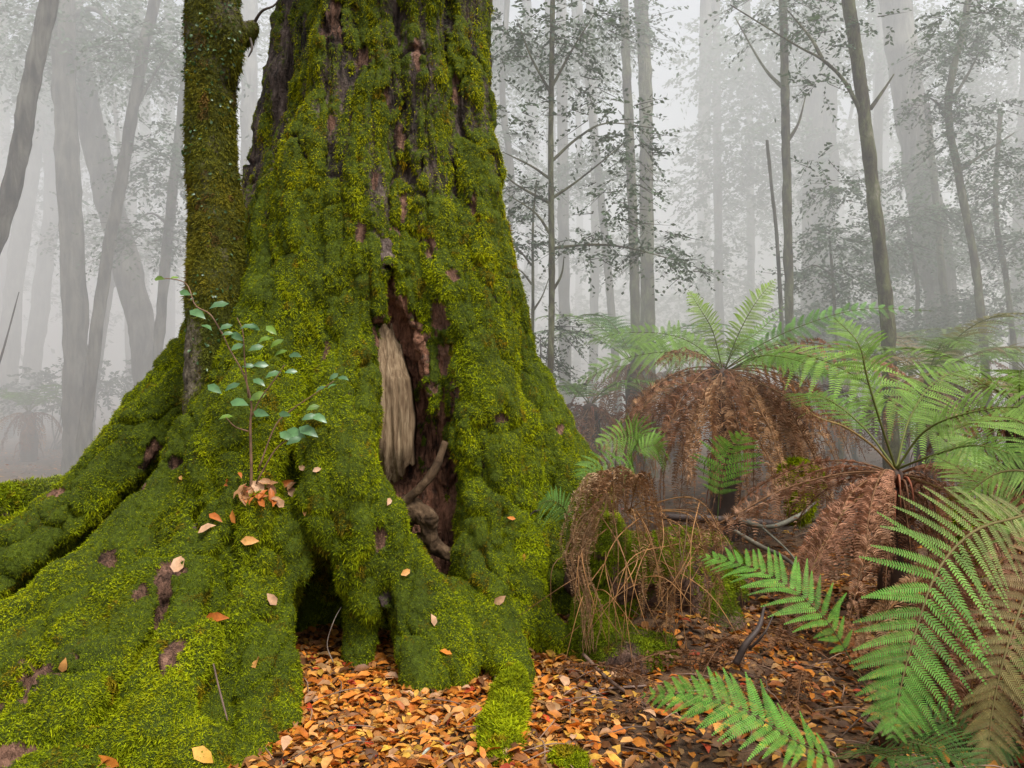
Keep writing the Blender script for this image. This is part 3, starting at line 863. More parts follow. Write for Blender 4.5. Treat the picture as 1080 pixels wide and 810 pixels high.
for (a_, b_, kd, sc) in leafspots:
    ac = Acc(); c = np.array([P(a_, b_, YS - .03 + random.uniform(-.05, .03))])
    az = random.uniform(-.6, .6) + (math.pi if random.random() < .5 else 0)
    d = np.array([[math.cos(az), -.35, -.25 + random.uniform(-.3, .3) + .3 * math.sin(az)]])
    nr = np.array([[random.uniform(-.5, .5), random.uniform(-1, -.4), random.uniform(.2, 1)]])
    L = .072 * sc
    leaf_cards(ac, c - unit(d) * L / 2, d, nr, [L], [L * .27], np.array([gc[kd]]) * random.uniform(.8, 1.25), fold=.25)
    ac.build('leaf', M['green'], sap)

# ================================================================== FERNS
def frond_mesh(acc, C, side, W, npair=26, npin=12, col=(.1, .2, .06), droop=.15, tipc=None, ratio=.26, curl=0.0, r=None, sparse=0.0, rach=(.12, .13, .04), rr=.006, bare=.14, ang=1.15):
    """bipinnate frond on the curve C (n,3); side (3,) or (n,3)"""
    r = r or rng
    npair = max(10, int(npair * .85)); npin = int(npin * (1.6 if W > .1 else 1.2))
    n = len(C)
    T = unit(np.gradient(C, axis=0))
    S = unit(np.broadcast_to(side, C.shape) - T * (np.broadcast_to(side, C.shape) * T).sum(1, keepdims=True))
    L = np.linalg.norm(np.diff(C, axis=0), axis=1).sum()
    u = bare + (1 - bare) * (np.arange(npair) + .5) / npair
    fi = u * (n - 1); i0 = np.clip(fi.astype(int), 0, n - 2); fr = (fi - i0)[:, None]
    B = C[i0] * (1 - fr) + C[i0 + 1] * fr; Tt = unit(T[i0] * (1 - fr) + T[i0 + 1] * fr); Ss = unit(S[i0] * (1 - fr) + S[i0 + 1] * fr)
    t = (u - bare) / (1 - bare)
    prof = np.minimum(1, (.35 + 2.2 * t)) * (1 - t ** 2.2) ** .9 + .03
    sp = []
    for sg in (-1, 1):
        B2 = B + 0; S2 = Ss * sg
        Nn_ = np.cross(Tt, Ss)
        Nn_ = np.where(Nn_[:, 2:3] < 0, -Nn_, Nn_)
        an = ang - .35 * t + .06 * r.standard_normal(npair)
        D = unit(Tt * np.cos(an)[:, None] + S2 * np.sin(an)[:, None] + Nn_ * (.12 + .08 * r.standard_normal(npair))[:, None])
        pl = W * prof * (.93 + .14 * r.random(npair))
        keep = r.random(npair) >= sparse
        sp.append((B2[keep], D[keep], Nn_[keep], pl[keep], Tt[keep], t[keep]))
    B = np.concatenate([x[0] for x in sp]); D = np.concatenate([x[1] for x in sp]); Nn_ = np.concatenate([x[2] for x in sp]); pl = np.concatenate([x[3] for x in sp]); t = np.concatenate([x[5] for x in sp])
    m = len(B)
    v = (np.arange(npin) + .6) / npin
    # positions along each pinna, sagging under its own weight
    sag = droop * (1 + .3 * r.standard_normal(m))[:, None]
    def pos(vv):
        s_ = vv[None, :] * pl[:, None]
        p = B[:, None] + D[:, None] * s_[..., None]
        p = p + np.array([0, 0, -1.])[None, None] * (sag * vv[None] ** 2 * pl[:, None])[..., None]
        if curl:
            p = p + D[:, None] * (-curl * vv[None] ** 3 * pl[:, None])[..., None] + np.array([0, 0, -1.]) * (curl * .6 * vv[None] ** 2 * pl[:, None])[..., None] + (curl * .12 * pl[:, None] * np.sin(vv[None] * 9 + r.random((m, 1)) * 6))[..., None] * Nn_[:, None]
        return p
    pc = pos(v); pn = pos(v + .04)
    Tp = unit(pn - pc)
    Nq = unit(Nn_[:, None] + 0 * Tp)
    Sp = unit(np.cross(Tp, Nq)); Nq = np.cross(Sp, Tp)
    space = L * (1 - bare) / npair
    plen = np.minimum(space * (.56 if ratio < .3 else .72), pl[:, None] * .3) * (1 - v[None] ** 1.7 * .85) * np.minimum(1, .6 + 3 * v[None])
    half = (pl[:, None] / npin) * .42 * np.ones_like(plen)
    colr = np.asarray(col, float); tc = np.asarray(tipc if tipc is not None else col, float)
    cb = colr + (tc - colr) * np.minimum(1, t[:, None] * 2.2)
    cb = cb[:, None, :] * (1 + .12 * r.standard_normal((m, 1, 1)))
    cb = np.broadcast_to(cb, (m, npin, 3)) * (1 + .1 * r.standard_normal((m, npin, 1)))
    for sg in (-1, 1):
        dd = unit(Sp * sg + Tp * .45 + Nq * (.1 + (.5 * curl) * r.standard_normal((m, npin)))[..., None])
        a0 = pc - Tp * half[..., None]; a1 = pc + Tp * half[..., None] * .85
        e = pc + dd * plen[..., None] + Tp * half[..., None] * .2
        q1 = pc + dd * (plen * .6)[..., None] + Tp * (half * .75)[..., None]
        q0 = pc + dd * (plen * .6)[..., None] - Tp * (half * .65)[..., None]
        Vv = np.stack([a0, q0, e, q1, a1], 2).reshape(-1, 3)
        k = np.arange(m * npin)[:, None] * 5
        acc.add(Vv, k + np.array([[1, 2, 3]]), k + np.array([[0, 1, 3, 4]]), np.repeat(cb.reshape(-1, 3), 5, 0))
    # pinna midribs (thin strips) and rachis
    vv = np.linspace(0, 1, 6); pm = pos(vv); wm = .0016 + .0012 * (W > .3)
    up = np.array([0, 0, 1.]) * wm * (1 - vv * .7)[None, :, None]
    k = np.arange(m)[:, None] * 12
    Vv = np.stack([pm - up, pm + up], 2).reshape(-1, 3)
    qs = np.concatenate([k + np.array([[2 * j, 2 * j + 1, 2 * j + 3, 2 * j + 2]]) for j in range(5)])
    acc.add(Vv, None, qs, np.asarray(rach) * 1.0)
    tube(acc, C[::max(1, n // 24)], [rr, rr * .8, rr * .3], 30, 5, rach)


def arc(base, az, L, e0=1.0, bend=1.9, n=40, wob=0.0, ex=1.15):
    """frond midrib leaving a crown at azimuth az, rising at e0 and bending over"""
    t = np.linspace(0, 1, n)
    el = e0 - bend * t ** ex
    azz = az + wob * t ** 2
    d = np.stack([np.cos(el) * np.cos(azz), np.cos(el) * np.sin(azz), np.sin(el)], -1)
    C = np.asarray(base) + np.concatenate([[[0, 0, 0]], np.cumsum(d[:-1] * L / (n - 1), axis=0)])
    return C, np.array([-math.sin(az), math.cos(az), 0])


def pix_curve(pts, n=44):
    return spline(np.array([P(*p) for p in pts]), n)

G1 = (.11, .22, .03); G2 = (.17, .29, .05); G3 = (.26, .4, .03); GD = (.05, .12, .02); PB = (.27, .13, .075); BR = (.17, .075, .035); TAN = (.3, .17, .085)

def frond(parent, C, side, W, mat='fern', name='frond', **kw):
    a = Acc(); frond_mesh(a, C, side, W, **kw)
    return a.build(name, M[mat], parent)

def fern_crown(parent, c, r=.09, h=.35, ground=None):
    """fibrous stem top with old frond bases"""
    a = Acc()
    z0 = float(ground_z(c[0], c[1])) - .05 if ground is None else ground
    tube(a, [(c[0], c[1], z0), (c[0] + .02, c[1], (z0 + c[2]) / 2), (c[0], c[1], c[2])], [r * 1.2, r, r * .6], 16, 12, (.05, .025, .015), .4, 5)
    for k in range(46):
        az = k * 2.4; zz = c[2] - .02 - random.random() ** 2 * (c[2] - z0) * .75
        rr_ = r * .9
        b0 = np.array([c[0] + rr_ * math.cos(az) * .7, c[1] + rr_ * math.sin(az) * .7, zz - .06])
        o_ = np.array([math.cos(az), math.sin(az), 0])
        tube(a, [b0, b0 + o_ * .06 + [0, 0, .08], b0 + o_ * .13 + [0, 0, .02], b0 + o_ * .16 + [0, 0, -.12]], [.011, .008, .006, .004], 8, 5, (.13 + .1 * random.random(), .065, .03))
    a.build('fern_trunk', M['stem'], parent, True)

def skirt(parent, c, n, L, az0=0, az1=6.28, W=.3, cols=(BR, TAN), e0=.5, bend=2.0, npair=22, npin=8, ex=.55, jit=.0):
    for k in range(n):
        az = az0 + (az1 - az0) * (k + .5 * random.random()) / n
        az += random.uniform(-jit, jit)
        C, s = arc(c, az, L * random.uniform(.7, 1.12), e0 + random.uniform(-.35, .3), bend + random.uniform(-.15, .1), ex=ex * random.uniform(.85, 1.3), wob=random.uniform(-.5, .5))
        C = C + (.09 * fbm(C, .35, k, 2) * np.linspace(0, 1, len(C)))[:, None] * s
        s = s * math.cos(tw := random.uniform(-1.1, 1.1)) + np.array([math.cos(az), math.sin(az), .4]) * math.sin(tw)
        gz = ground_z(C[:, 0], C[:, 1]) + .03
        C[:, 2] = np.maximum(C[:, 2], gz)
        c1 = np.array(cols[k % len(cols)]) * random.uniform(.75, 1.2)
        frond(parent, C, s, W * random.uniform(.8, 1.1), 'dead', 'dead_frond', npair=npair, npin=npin, col=c1, tipc=c1 * 1.2, droop=.75, curl=.45, rach=(.2, .1, .045), rr=.007, bare=.12, ratio=.3)

# --- tree fern with the big brown skirt
cA = np.array(P(762, 392, 7.4))
fA = thing('tree_fern', 'tree fern with bright upright young fronds above a bell of rusty dead fronds', 'tree fern', (cA[0], cA[1], float(ground_z(cA[0], cA[1]))))
fern_crown(fA, cA, .13)
skirt(fA, cA - [0, 0, .04], 19, 1.95, 2.8, 6.6, .19, (BR, (.28, .15, .07), TAN), .6, 2.15, ex=.42)
skirt(fA, cA - [0, 0, .1], 20, 1.75, 3.3, 6.3, .2, (TAN, (.3, .17, .09)), .1, 1.7)
skirt(fA, cA - [0, 0, .04], 6, 1.9, .4, 2.9, .26, (BR, TAN), .6, 2.15)
for pts, W, c, kw in (([(762, 390, 7.4), (752, 350, 7.3), (738, 325, 7.3), (726, 306, 7.4)], .17, G3, {}),
                      ([(764, 390, 7.4), (780, 350, 7.3), (798, 318, 7.3), (818, 294, 7.4)], .2, G3, {}),
                      ([(764, 390, 7.4), (778, 365, 7.4), (800, 350, 7.5), (830, 320, 7.6)], .14, (.17, .33, .06), {}),
                      ([(764, 390, 7.4), (800, 365, 7.2), (850, 342, 7.0), (910, 326, 6.9), (985, 328, 6.8)], .2, (.13, .27, .06), dict(up=1)),
                      ([(764, 392, 7.4), (820, 372, 6.8), (880, 385, 6.3), (950, 430, 5.9), (1005, 470, 5.7), (1050, 495, 5.6)], .46, (.2, .33, .06), {}),
                      ([(762, 392, 7.4), (730, 375, 7.3), (690, 372, 7.4), (640, 385, 7.6), (600, 410, 7.8)], .3, G2, {}),
                      ([(762, 392, 7.4), (735, 365, 7.5), (700, 352, 7.7), (650, 352, 8.0), (610, 365, 8.3)], .28, G2, {}),
                      ([(765, 392, 7.4), (800, 376, 6.8), (840, 380, 6.5), (880, 400, 6.3)], .25, G1, {}),
                      ([(762, 392, 7.4), (755, 375, 7.9), (748, 365, 8.5), (742, 372, 9.2)], .3, G2, {}),
                      ([(762, 392, 7.4), (800, 380, 8.0), (850, 372, 8.6), (900, 378, 9.2)], .3, G2, {})):
    C = pix_curve(pts)
    T = C[-1] - C[0]
    sd = np.cross(T, [0, -.75, .65]) if c is not G3 else np.cross(T, [0, -1, .1])
    frond(fA, C, unit(sd), W, npair=30, npin=12, col=c, droop=.25, rach=(.14, .16, .04))
for pts, W, c in (([(764, 390, 7.4), (810, 366, 7.2), (860, 362, 7.0), (930, 385, 6.8), (960, 400, 6.7)], .3, PB),
                  ([(762, 392, 7.4), (740, 375, 7.2), (712, 372, 7.1), (690, 385, 7.0)], .2, BR),
                  ([(762, 396, 7.4), (740, 402, 7.0), (700, 410, 6.9), (672, 440, 6.85), (664, 470, 6.9)], .25, BR),
                  ([(762, 396, 7.4), (800, 404, 7.0), (840, 425, 6.7), (870, 450, 6.5)], .2, BR)):
    frond(fA, pix_curve(pts), np.cross(pix_curve(pts)[-1] - pix_curve(pts)[0], [0, -.7, .7]), W, 'dead', 'dead_frond', npair=26, npin=9, col=c, droop=.5, curl=.3, rach=(.2, .12, .05))

# --- nearer tree fern, centre right
cB = np.array(P(945, 498, 4.9))
fB = thing('tree_fern', 'nearer tree fern with a dark fibrous stem and pinkish dead fronds fanned low around it', 'tree fern', (cB[0], cB[1], float(ground_z(cB[0], cB[1]))))
fern_crown(fB, cB, .1)
skirt(fB, cB - [0, 0, .02], 7, 1.15, 2.3, 4.3, .15, (PB, (.3, .16, .09), (.2, .09, .045)), .25, 1.55, 24, 9, ex=.95, jit=.35)
skirt(fB, cB - [0, 0, .02], 7, 1.1, 5.1, 7.2, .15, (PB, (.3, .16, .09), (.2, .09, .045)), .25, 1.6, 24, 9, ex=.95, jit=.35)
skirt(fB, cB - [0, 0, .05], 5, .8, 3.6, 5.9, .12, (BR, (.13, .06, .03)), -.4, 1.1, 24, 9, ex=.6)
skirt(fB, cB - [0, 0, .02], 6, 1.6, 2.9, 4.3, .18, (PB, (.3, .16, .09)), .1, 1.15, 24, 9)
for pts, W, c in (([(945, 495, 4.9), (930, 450, 4.8), (915, 400, 4.75), (905, 362, 4.75), (880, 335, 4.9)], .3, G2),
                  ([(945, 495, 4.9), (975, 455, 4.8), (1020, 436, 4.6), (1080, 430, 4.4), (1140, 450, 4.2)], .3, G2),
                  ([(945, 495, 4.9), (985, 480, 4.6), (1030, 470, 4.3), (1085, 485, 4.1)], .28, G1),
                  ([(945, 495, 4.9), (960, 440, 5.3), (990, 400, 5.8), (1040, 385, 6.4)], .34, G2),
                  ([(945, 495, 4.9), (910, 450, 5.3), (870, 420, 5.7), (830, 415, 6.1)], .3, G1)):
    C = pix_curve(pts); frond(fB, C, np.cross(C[-1] - C[0], [0, -.75, .65]), W, npair=30, npin=13, col=c, droop=.25, bare=.3, rach=(.16, .17, .045), rr=.008)
for pts, W, c in (([(945, 497, 4.9), (920, 470, 4.8), (890, 450, 4.7), (862, 440, 4.6), (845, 425, 4.6)], .12, BR),
                  ([(945, 500, 4.9), (900, 530, 4.6), (870, 570, 4.4), (850, 620, 4.3)], .22, PB),
                  ([(950, 500, 4.9), (1000, 520, 4.6), (1045, 560, 4.4), (1075, 610, 4.2)], .24, PB)):
    C = pix_curve(pts); frond(fB, C, np.cross(C[-1] - C[0], [0, -.8, .6]), W, 'dead', 'dead_frond', npair=26, npin=9, col=c, droop=.5, curl=.35, bare=.45 if W < .15 else .12, rach=(.3, .2, .07), rr=.008)

# --- fern at the right edge whose big fronds reach into the foreground
cC = np.array(P(1120, 530, 3.7))
fC = thing('tree_fern', 'tree fern at the right edge arching one large green frond down over the foreground', 'tree fern', (cC[0], cC[1], float(ground_z(cC[0], cC[1]))))
fern_crown(fC, cC, .1)
for pts, W, c, t2, nn in (([(1120, 530, 3.7), (1075, 545, 3.55), (1028, 560, 3.4), (990, 600, 3.22), (966, 665, 3.1), (950, 725, 3.02), (941, 780, 2.97)], .37, (.26, .25, .1), (.12, .28, .04), (0, -.9, .45)),
                  ([(1120, 530, 3.7), (1110, 570, 3.45), (1085, 620, 3.3), (1060, 690, 3.15), (1045, 760, 3.1), (1040, 830, 3.05)], .24, PB, (.2, .17, .06), (0, -.9, .4)),
                  ([(1120, 530, 3.7), (1090, 500, 3.7), (1050, 500, 3.75), (1010, 530, 3.8)], .2, G2, None, (0, -.75, .65)),
                  ([(1120, 530, 3.7), (1105, 480, 3.7), (1085, 450, 3.8), (1050, 440, 4.0), (1010, 452, 4.2)], .3, G2, None, (0, -.75, .65)),
                  ([(1120, 530, 3.7), (1130, 640, 3.4), (1120, 720, 3.2), (1100, 800, 3.0)], .3, G1, None, (0, -.9, .4)),
                  ([(1120, 530, 3.7), (1180, 470, 3.6), (1260, 480, 3.5), (1330, 560, 3.4)], .35, G1, None, (0, -.75, .65)),
                  ([(1120, 530, 3.7), (1080, 570, 3.6), (1060, 540, 3.7), (1020, 500, 3.9), (985, 480, 4.1)], .22, G2, G2, (0, -.75, .65))):
    C = pix_curve(pts, 60); frond(fC, C, np.cross(C[-1] - C[0], nn), W, npair=34, npin=17, col=c, tipc=t2, droop=.12, rach=(.2, .16, .06), rr=.007, ratio=.19, ang=1.2)
for k, pts in enumerate([[(1115, 535, 3.7), (1050, 600, 3.4), (1030, 680, 3.3), (1020, 780, 3.3)], [(1110, 535, 3.7), (1075, 640, 3.5), (1060, 720, 3.5), (1055, 800, 3.4)], [(1110, 535, 3.7), (1000, 590, 3.9), (940, 640, 3.9), (900, 690, 3.85)],
             [(1110, 535, 3.7), (1030, 570, 3.8), (990, 640, 3.8), (960, 720, 3.7)], [(1110, 535, 3.7), (1040, 590, 4.0), (1010, 640, 4.1), (1000, 690, 4.1)]]):
    C = pix_curve(pts); frond(fC, C, np.cross(C[-1] - C[0], (0, -.8, .5)), .26, 'dead', 'dead_frond', npair=26, npin=10, col=(PB, BR, TAN)[k % 3], droop=.6, curl=.4, rach=(.28, .14, .05))

# --- low fern in the foreground
cD = np.array(P(935, 770, 3.25)); gzD = float(ground_z(cD[0], cD[1]))
fD = thing('ground_fern', 'low green fern near the bottom right spreading flat fronds over the brown litter', 'fern', (cD[0], cD[1], gzD))
for pts, W, c in (([(925, 745, 3.4), (900, 700, 3.45), (868, 650, 3.5), (830, 618, 3.6), (785, 596, 3.75), (736, 587, 3.9)], .25, (.13, .31, .04)),
                  ([(925, 775, 3.2), (890, 800, 3.0), (840, 782, 2.95), (790, 752, 3.0), (735, 733, 3.1), (676, 733, 3.25)], .22, (.13, .32, .04)),
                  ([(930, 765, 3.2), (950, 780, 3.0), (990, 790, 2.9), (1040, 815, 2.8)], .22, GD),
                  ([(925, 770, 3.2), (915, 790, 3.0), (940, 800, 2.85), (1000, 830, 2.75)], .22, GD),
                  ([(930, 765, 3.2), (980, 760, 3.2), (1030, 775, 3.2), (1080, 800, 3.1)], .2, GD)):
    C = pix_curve(pts); C[:, 2] = np.maximum(C[:, 2], ground_z(C[:, 0], C[:, 1]) + .06)
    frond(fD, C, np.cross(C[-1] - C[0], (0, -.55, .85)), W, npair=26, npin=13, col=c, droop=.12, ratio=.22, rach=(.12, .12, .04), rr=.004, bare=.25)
a = Acc(); 
for k in range(9):
    az = k * .7; tube(a, [(cD[0], cD[1], gzD - .02), (cD[0] + .03 * math.cos(az), cD[1] + .03 * math.sin(az), gzD + .06), (cD[0] + .09 * math.cos(az), cD[1] + .09 * math.sin(az), gzD + .1)], [.012, .009, .004], 7, 6, (.08, .04, .02))
a.build('rootstock', M['stem'], fD, True)

# --- small ferns around the stump
def small_fern(label, base, fr, group=None):
    t = thing('small_fern', label, 'fern', base)
    for pts, W, c in fr:
        C = pix_curve(pts); frond(t, C, np.cross(C[-1] - C[0], (0, -.8, .6)), W, npair=18, npin=9, col=c, droop=.3, ratio=.22, rach=(.14, .15, .05), rr=.003, bare=.38)
    return t
t_ = thing('small_fern', 'small green fern with one upright nodding frond in front of the rusty skirted tree fern', 'fern', P(757, 588, 5.6))
C = pix_curve([(757, 588, 5.6), (757, 545, 5.58), (760, 510, 5.52), (768, 480, 5.45), (786, 456, 5.3)])
frond(t_, C, (1, 0, -.2), .29, npair=15, npin=9, col=(.19, .36, .07), droop=.12, rach=(.14, .2, .05), rr=.004, bare=.4)
small_fern('small fern with two thin fronds standing behind the withered fern on the stump', P(655, 520, 5.0), [([(657, 520, 5.0), (660, 490, 5.0), (672, 466, 4.95), (655, 460, 4.8), (628, 470, 4.7)], .2, G2), ([(655, 520, 5.0), (650, 500, 4.9), (668, 492, 4.8), (630, 490, 4.7), (610, 505, 4.65)], .18, G1), ([(657, 520, 5.0), (670, 480, 5.1), (690, 470, 5.1), (705, 480, 5.0)], .17, G2)])
small_fern('tiny pale green fern tip poking out left of the withered fern', P(595, 585, 4.4), [([(596, 590, 4.4), (598, 560, 4.4), (596, 538, 4.35), (582, 528, 4.25), (568, 532, 4.15)], .15, (.18, .36, .09))])
small_fern('small dark fern at the left of the rusty skirted tree fern', P(640, 500, 6.4), [([(640, 500, 6.4), (650, 470, 6.4), (670, 455, 6.3), (690, 465, 6.2)], .25, G1)])

# --- ferns farther off
def far_fern(label, px_, py_, Y, L, ng, nd, cols, seed, W=.34, az=(0, 6.28)):
    random.seed(seed)
    c = np.array(P(px_, py_, Y)); gz = float(ground_z(c[0], c[1]))
    t = thing('tree_fern', label, 'tree fern', (c[0], c[1], gz))
    fern_crown(t, c, .14)
    for k in range(ng):
        C, s = arc(c, az[0] + (az[1] - az[0]) * (k + random.random() * .6) / ng, L * random.uniform(.85, 1.1), random.uniform(.6, 1.0), random.uniform(1.1, 1.6))
        frond(t, C, s, W, npair=24, npin=8, col=np.array(cols[k % len(cols)]) * random.uniform(.85, 1.15), droop=.3)
    skirt(t, c - [0, 0, .05], nd, L * .85, W=.28, e0=.4, bend=2.1, npair=20, npin=6)
    return t
far_fern('tree fern with tawny hanging fronds at the right, beyond the nearer ferns', 978, 402, 8.4, 1.5, 9, 9, (G2, (.25, .22, .1), (.28, .2, .11)), 3)
far_fern('pale green tree fern at the far right edge, half lost in mist', 1085, 395, 9.3, 1.7, 10, 7, (G2, G1, (.2, .26, .1)), 4)
far_fern('misty tree fern directly behind the rusty skirted one', 668, 385, 10.0, 1.8, 11, 8, (G2, (.14, .3, .09)), 5)
far_fern('low tree fern with a brown mound of dead fronds just right of the giant trunk', 622, 428, 9.0, 1.2, 5, 12, (G2, G1), 6)
far_fern('hazy tree fern with spreading fronds far back between the thin trunks', 880, 392, 12.5, 1.7, 10, 6, (G1, G2), 8)
far_fern('dim tree fern in deep mist left of the upright bright fronds', 705, 392, 13.5, 1.6, 9, 6, (G1, G2), 9)
far_fern('faint low fern in the mist at the far left', 30, 435, 15.0, 1.3, 8, 5, (G1, G1), 10)
far_fern('light green tree fern between the bright upright fronds and the tawny one', 845, 408, 8.8, 1.6, 12, 6, (G2, (.2, .33, .07), (.24, .22, .1)), 14)
far_fern('full pale green tree fern behind the tall leaning brown tree', 1000, 385, 11.5, 1.9, 12, 5, (G2, (.18, .32, .08)), 15)
far_fern('low broad green tree fern filling the right edge beside the tawny one', 1075, 430, 6.6, 1.25, 10, 6, (G2, (.2, .33, .07), (.26, .2, .1)), 16)
random.seed(77)

# ================================================================== ROTTEN STUMP with withered fern
st = thing('mossy_stump', 'low rotten stump topped with moss, half buried right of the giant tree', 'stump', P(680, 690, 4.3))
f = Field((.2, 3.6, -.3), (1.75, 5.6, 1.4), .02)
f.chain([(625, 610, 4.75, .2), (675, 605, 4.6, .21), (722, 612, 4.75, .16), (765, 625, 4.9, .12)], .07)
f.chain([(690, 585, 4.95, .13), (735, 580, 5.05, .12), (772, 598, 5.1, .09)], .06)
f.chain([(655, 640, 4.7, .2), (660, 700, 4.5, .22)], .1)
f.chain([(620, 640, 4.4, .1), (640, 690, 4.25, .15), (665, 700, 4.15, .14), (700, 690, 4.2, .1)], .1)
f.chain([(740, 640, 4.7, .14), (760, 680, 4.6, .14)], .1)
f.chain([(632, 560, 4.7, .12), (640, 590, 4.5, .12)], .08)
for Yc in (4.15, 4.35): f.chain([(655, 650, Yc, .06), (695, 640, Yc, .13), (735, 645, Yc, .11)], .04, True)
V, Q = f.mesh(); V, Q = refine(V, Q); V = smooth_mesh(V, Q, 1)
Nn = vnormals(V, Q); V = V + Nn * (.05 * fbm(V, .2, 400, 3) + .012 * fbm(V, .05, 401, 2))[:, None]; Nn = vnormals(V, Q)
mo = np.clip(.4 + .6 * Nn[:, 2] + .9 * fbm(V, .2, 402, 3), 0, 1)
mo = mo * (1 - sstep(.32, .1, V[:, 2]) * .4)
make_mesh('stump_body', V, [Q], M['giant'], st, smooth=True, attrs={'moss': mo, 'rot': np.full(len(V), .35)})
moss_sprigs('moss', st, V, Q, mo, 70000, .012, hang=.5, seed=60, tint=((.04, .06, .003), (.2, .25, .006)))
bs = BVHTree.FromPolygons(V.tolist(), Q.tolist())

wf = thing('withered_fern', 'withered brown fern collapsed over the stump with shrivelled hanging fronds and wiry stalks', 'dead fern', P(625, 700, 4.2))
random.seed(5)
for k in range(15):
    x0 = 655 + random.uniform(-14, 14)
    dx = random.uniform(-52, 50)
    top = 492 + abs(dx) * .25 + random.uniform(-4, 6)
    Yb = 4.25 + random.uniform(-.1, .2)
    C = pix_curve([(x0, 540, Yb + .15), (x0 + dx * .3, top + 8, Yb), (x0 + dx * .75, top + 6, Yb - .12), (x0 + dx * 1.1, top + 42 + random.random() * 20, Yb - .16), (x0 + dx * 1.15, top + 75 + random.random() * 30, Yb - .12)])
    c1 = np.array(random.choice([(.3, .18, .09), (.16, .08, .035), (.38, .25, .14), (.22, .11, .05)]))
    frond(wf, C, (1 if abs(dx) < 20 else .4, -.8, 0), .085, 'dead', 'dead_frond', npair=24, npin=8, col=c1, droop=1.2, curl=.6, rach=(.22, .12, .05), rr=.0035, bare=.1, ratio=.34)
for k in range(9):
    x0, y0 = random.uniform(660, 740), random.uniform(520, 570)
    C = pix_curve([(660, 540, 4.4), (x0, y0, 4.25), (x0 + random.uniform(5, 35), y0 + random.uniform(40, 70), 4.15), (x0 + random.uniform(-10, 50), y0 + random.uniform(90, 140), 4.1)])
    frond(wf, C, (1, -.5, .2), .07, 'dead', 'dead_frond', npair=22, npin=7, col=np.array(random.choice([(.3, .17, .08), (.2, .1, .045)])), droop=1.0, curl=.6, rach=(.3, .16, .06), rr=.0035, bare=.25, ratio=.34)
for k in range(7):
    x0 = 612 + random.uniform(-12, 12)
    C = pix_curve([(640, 520, 4.2), (x0 + 8, 548, 4.12), (x0 - 4, 590, 4.08), (x0 + random.uniform(-12, 12), 640, 4.05), (x0 + random.uniform(-6, 14), 690, 4.03)])
    C = C + (.025 * fbm(C, .12, k + 90, 2))[:, None] * np.array([1, 0, 0])
    frond(wf, C, (1, -.3, 0), .045, 'dead', 'dead_frond', npair=40, npin=6, col=np.array((.3, .18, .09)) * random.uniform(.6, 1.1), droop=1.0, curl=.8, rach=(.2, .11, .05), rr=.005, bare=.05, ratio=.4)
for k in range(40):
    x0, y0 = random.uniform(620, 750), random.uniform(530, 640)
    x1 = x0 + random.uniform(-90, 110); y1 = random.uniform(640, 715)
    a = Acc(); tube(a, [P(x0, y0, 4.3), P((x0 + x1) / 2 + random.uniform(-24, 24), (y0 + y1) / 2 - 20, 4.05), P(x1, y1, random.uniform(3.95, 4.15))], [.0035, .0026, .0012], 12, 5, np.array((.27, .13, .045)) * random.uniform(.3, 1.2))
    a.build('stalk', M['stem'], wf, True)

# mossy bits of other wood
def mossy_lump(name, label, cat, chains, lo, hi, h, n, seed, size=.012, mossb=.75, k=.06):
    t = thing(name, label, cat, P(*chains[0][0][:3]))
    f = Field(lo, hi, h)
    for c in chains: f.chain(c, k)
    V, Q = f.mesh(); V, Q = refine(V, Q); V = smooth_mesh(V, Q, 1)
    Nn = vnormals(V, Q); V = V + Nn * (.025 * fbm(V, .12, seed, 3))[:, None]; Nn = vnormals(V, Q)
    mo = np.clip(mossb + .4 * Nn[:, 2] + .5 * fbm(V, .2, seed + 1, 3), 0, 1)
    make_mesh('wood', V, [Q], M['giant'], t, smooth=True, attrs={'moss': mo, 'rot': np.full(len(V), .2)})
    moss_sprigs('moss', t, V, Q, mo, n, size, seed=seed)
    return t
mossy_lump('root_tip', 'short mossy root tip poking out of the orange leaves at the bottom edge', 'root', [[(542, 715, 3.85, .05), (537, 745, 3.6, .07), (530, 775, 3.35, .085), (527, 830, 3.05, .1)]], (-.4, 2.7, -.3), (.35, 4.1, .45), .014, 24000, 501)
mossy_lump('mossy_stone', 'small moss capped stone at the bottom edge right of the root tip', 'stone', [[(594, 812, 3.05, .05), (604, 812, 3.05, .045)]], (-.1, 2.7, -.3), (.5, 3.4, .4), .012, 5000, 511)
mossy_lump('fallen_log', 'mossy fallen log lying behind the left roots at the left edge', 'log', [[(-120, 560, 6.4, .22), (-20, 545, 6.6, .22), (40, 530, 6.9, .17), (95, 515, 7.3, .13)], [(-60, 590, 6.2, .15), (10, 570, 6.4, .15), (50, 545, 6.7, .1)]], (-5.8, 5.6, -.3), (-2.9, 8.0, 1.5), .025, 26000, 521, .024, .6)
mossy_lump('mossy_stub', 'mossy rounded wood stub beside the hem of the rusty fern skirt', 'stub', [[(835, 500, 6.6, .1), (858, 506, 6.5, .085)], [(845, 515, 6.55, .09), (842, 545, 6.5, .07)]], (2.0, 6.1, .1), (2.9, 7.0, 1.2), .02, 7000, 531, .022, .6)
mossy_lump('mossy_branch_end', 'mossy lump of wood behind the nearer tree fern, right of its stem', 'stub', [[(1010, 545, 5.6, .12), (1050, 555, 5.5, .12)], [(1030, 555, 5.5, .1), (1035, 590, 5.4, .1)]], (2.6, 5.1, .1), (3.9, 6.0, 1.2), .02, 7000, 541, .022, .6)

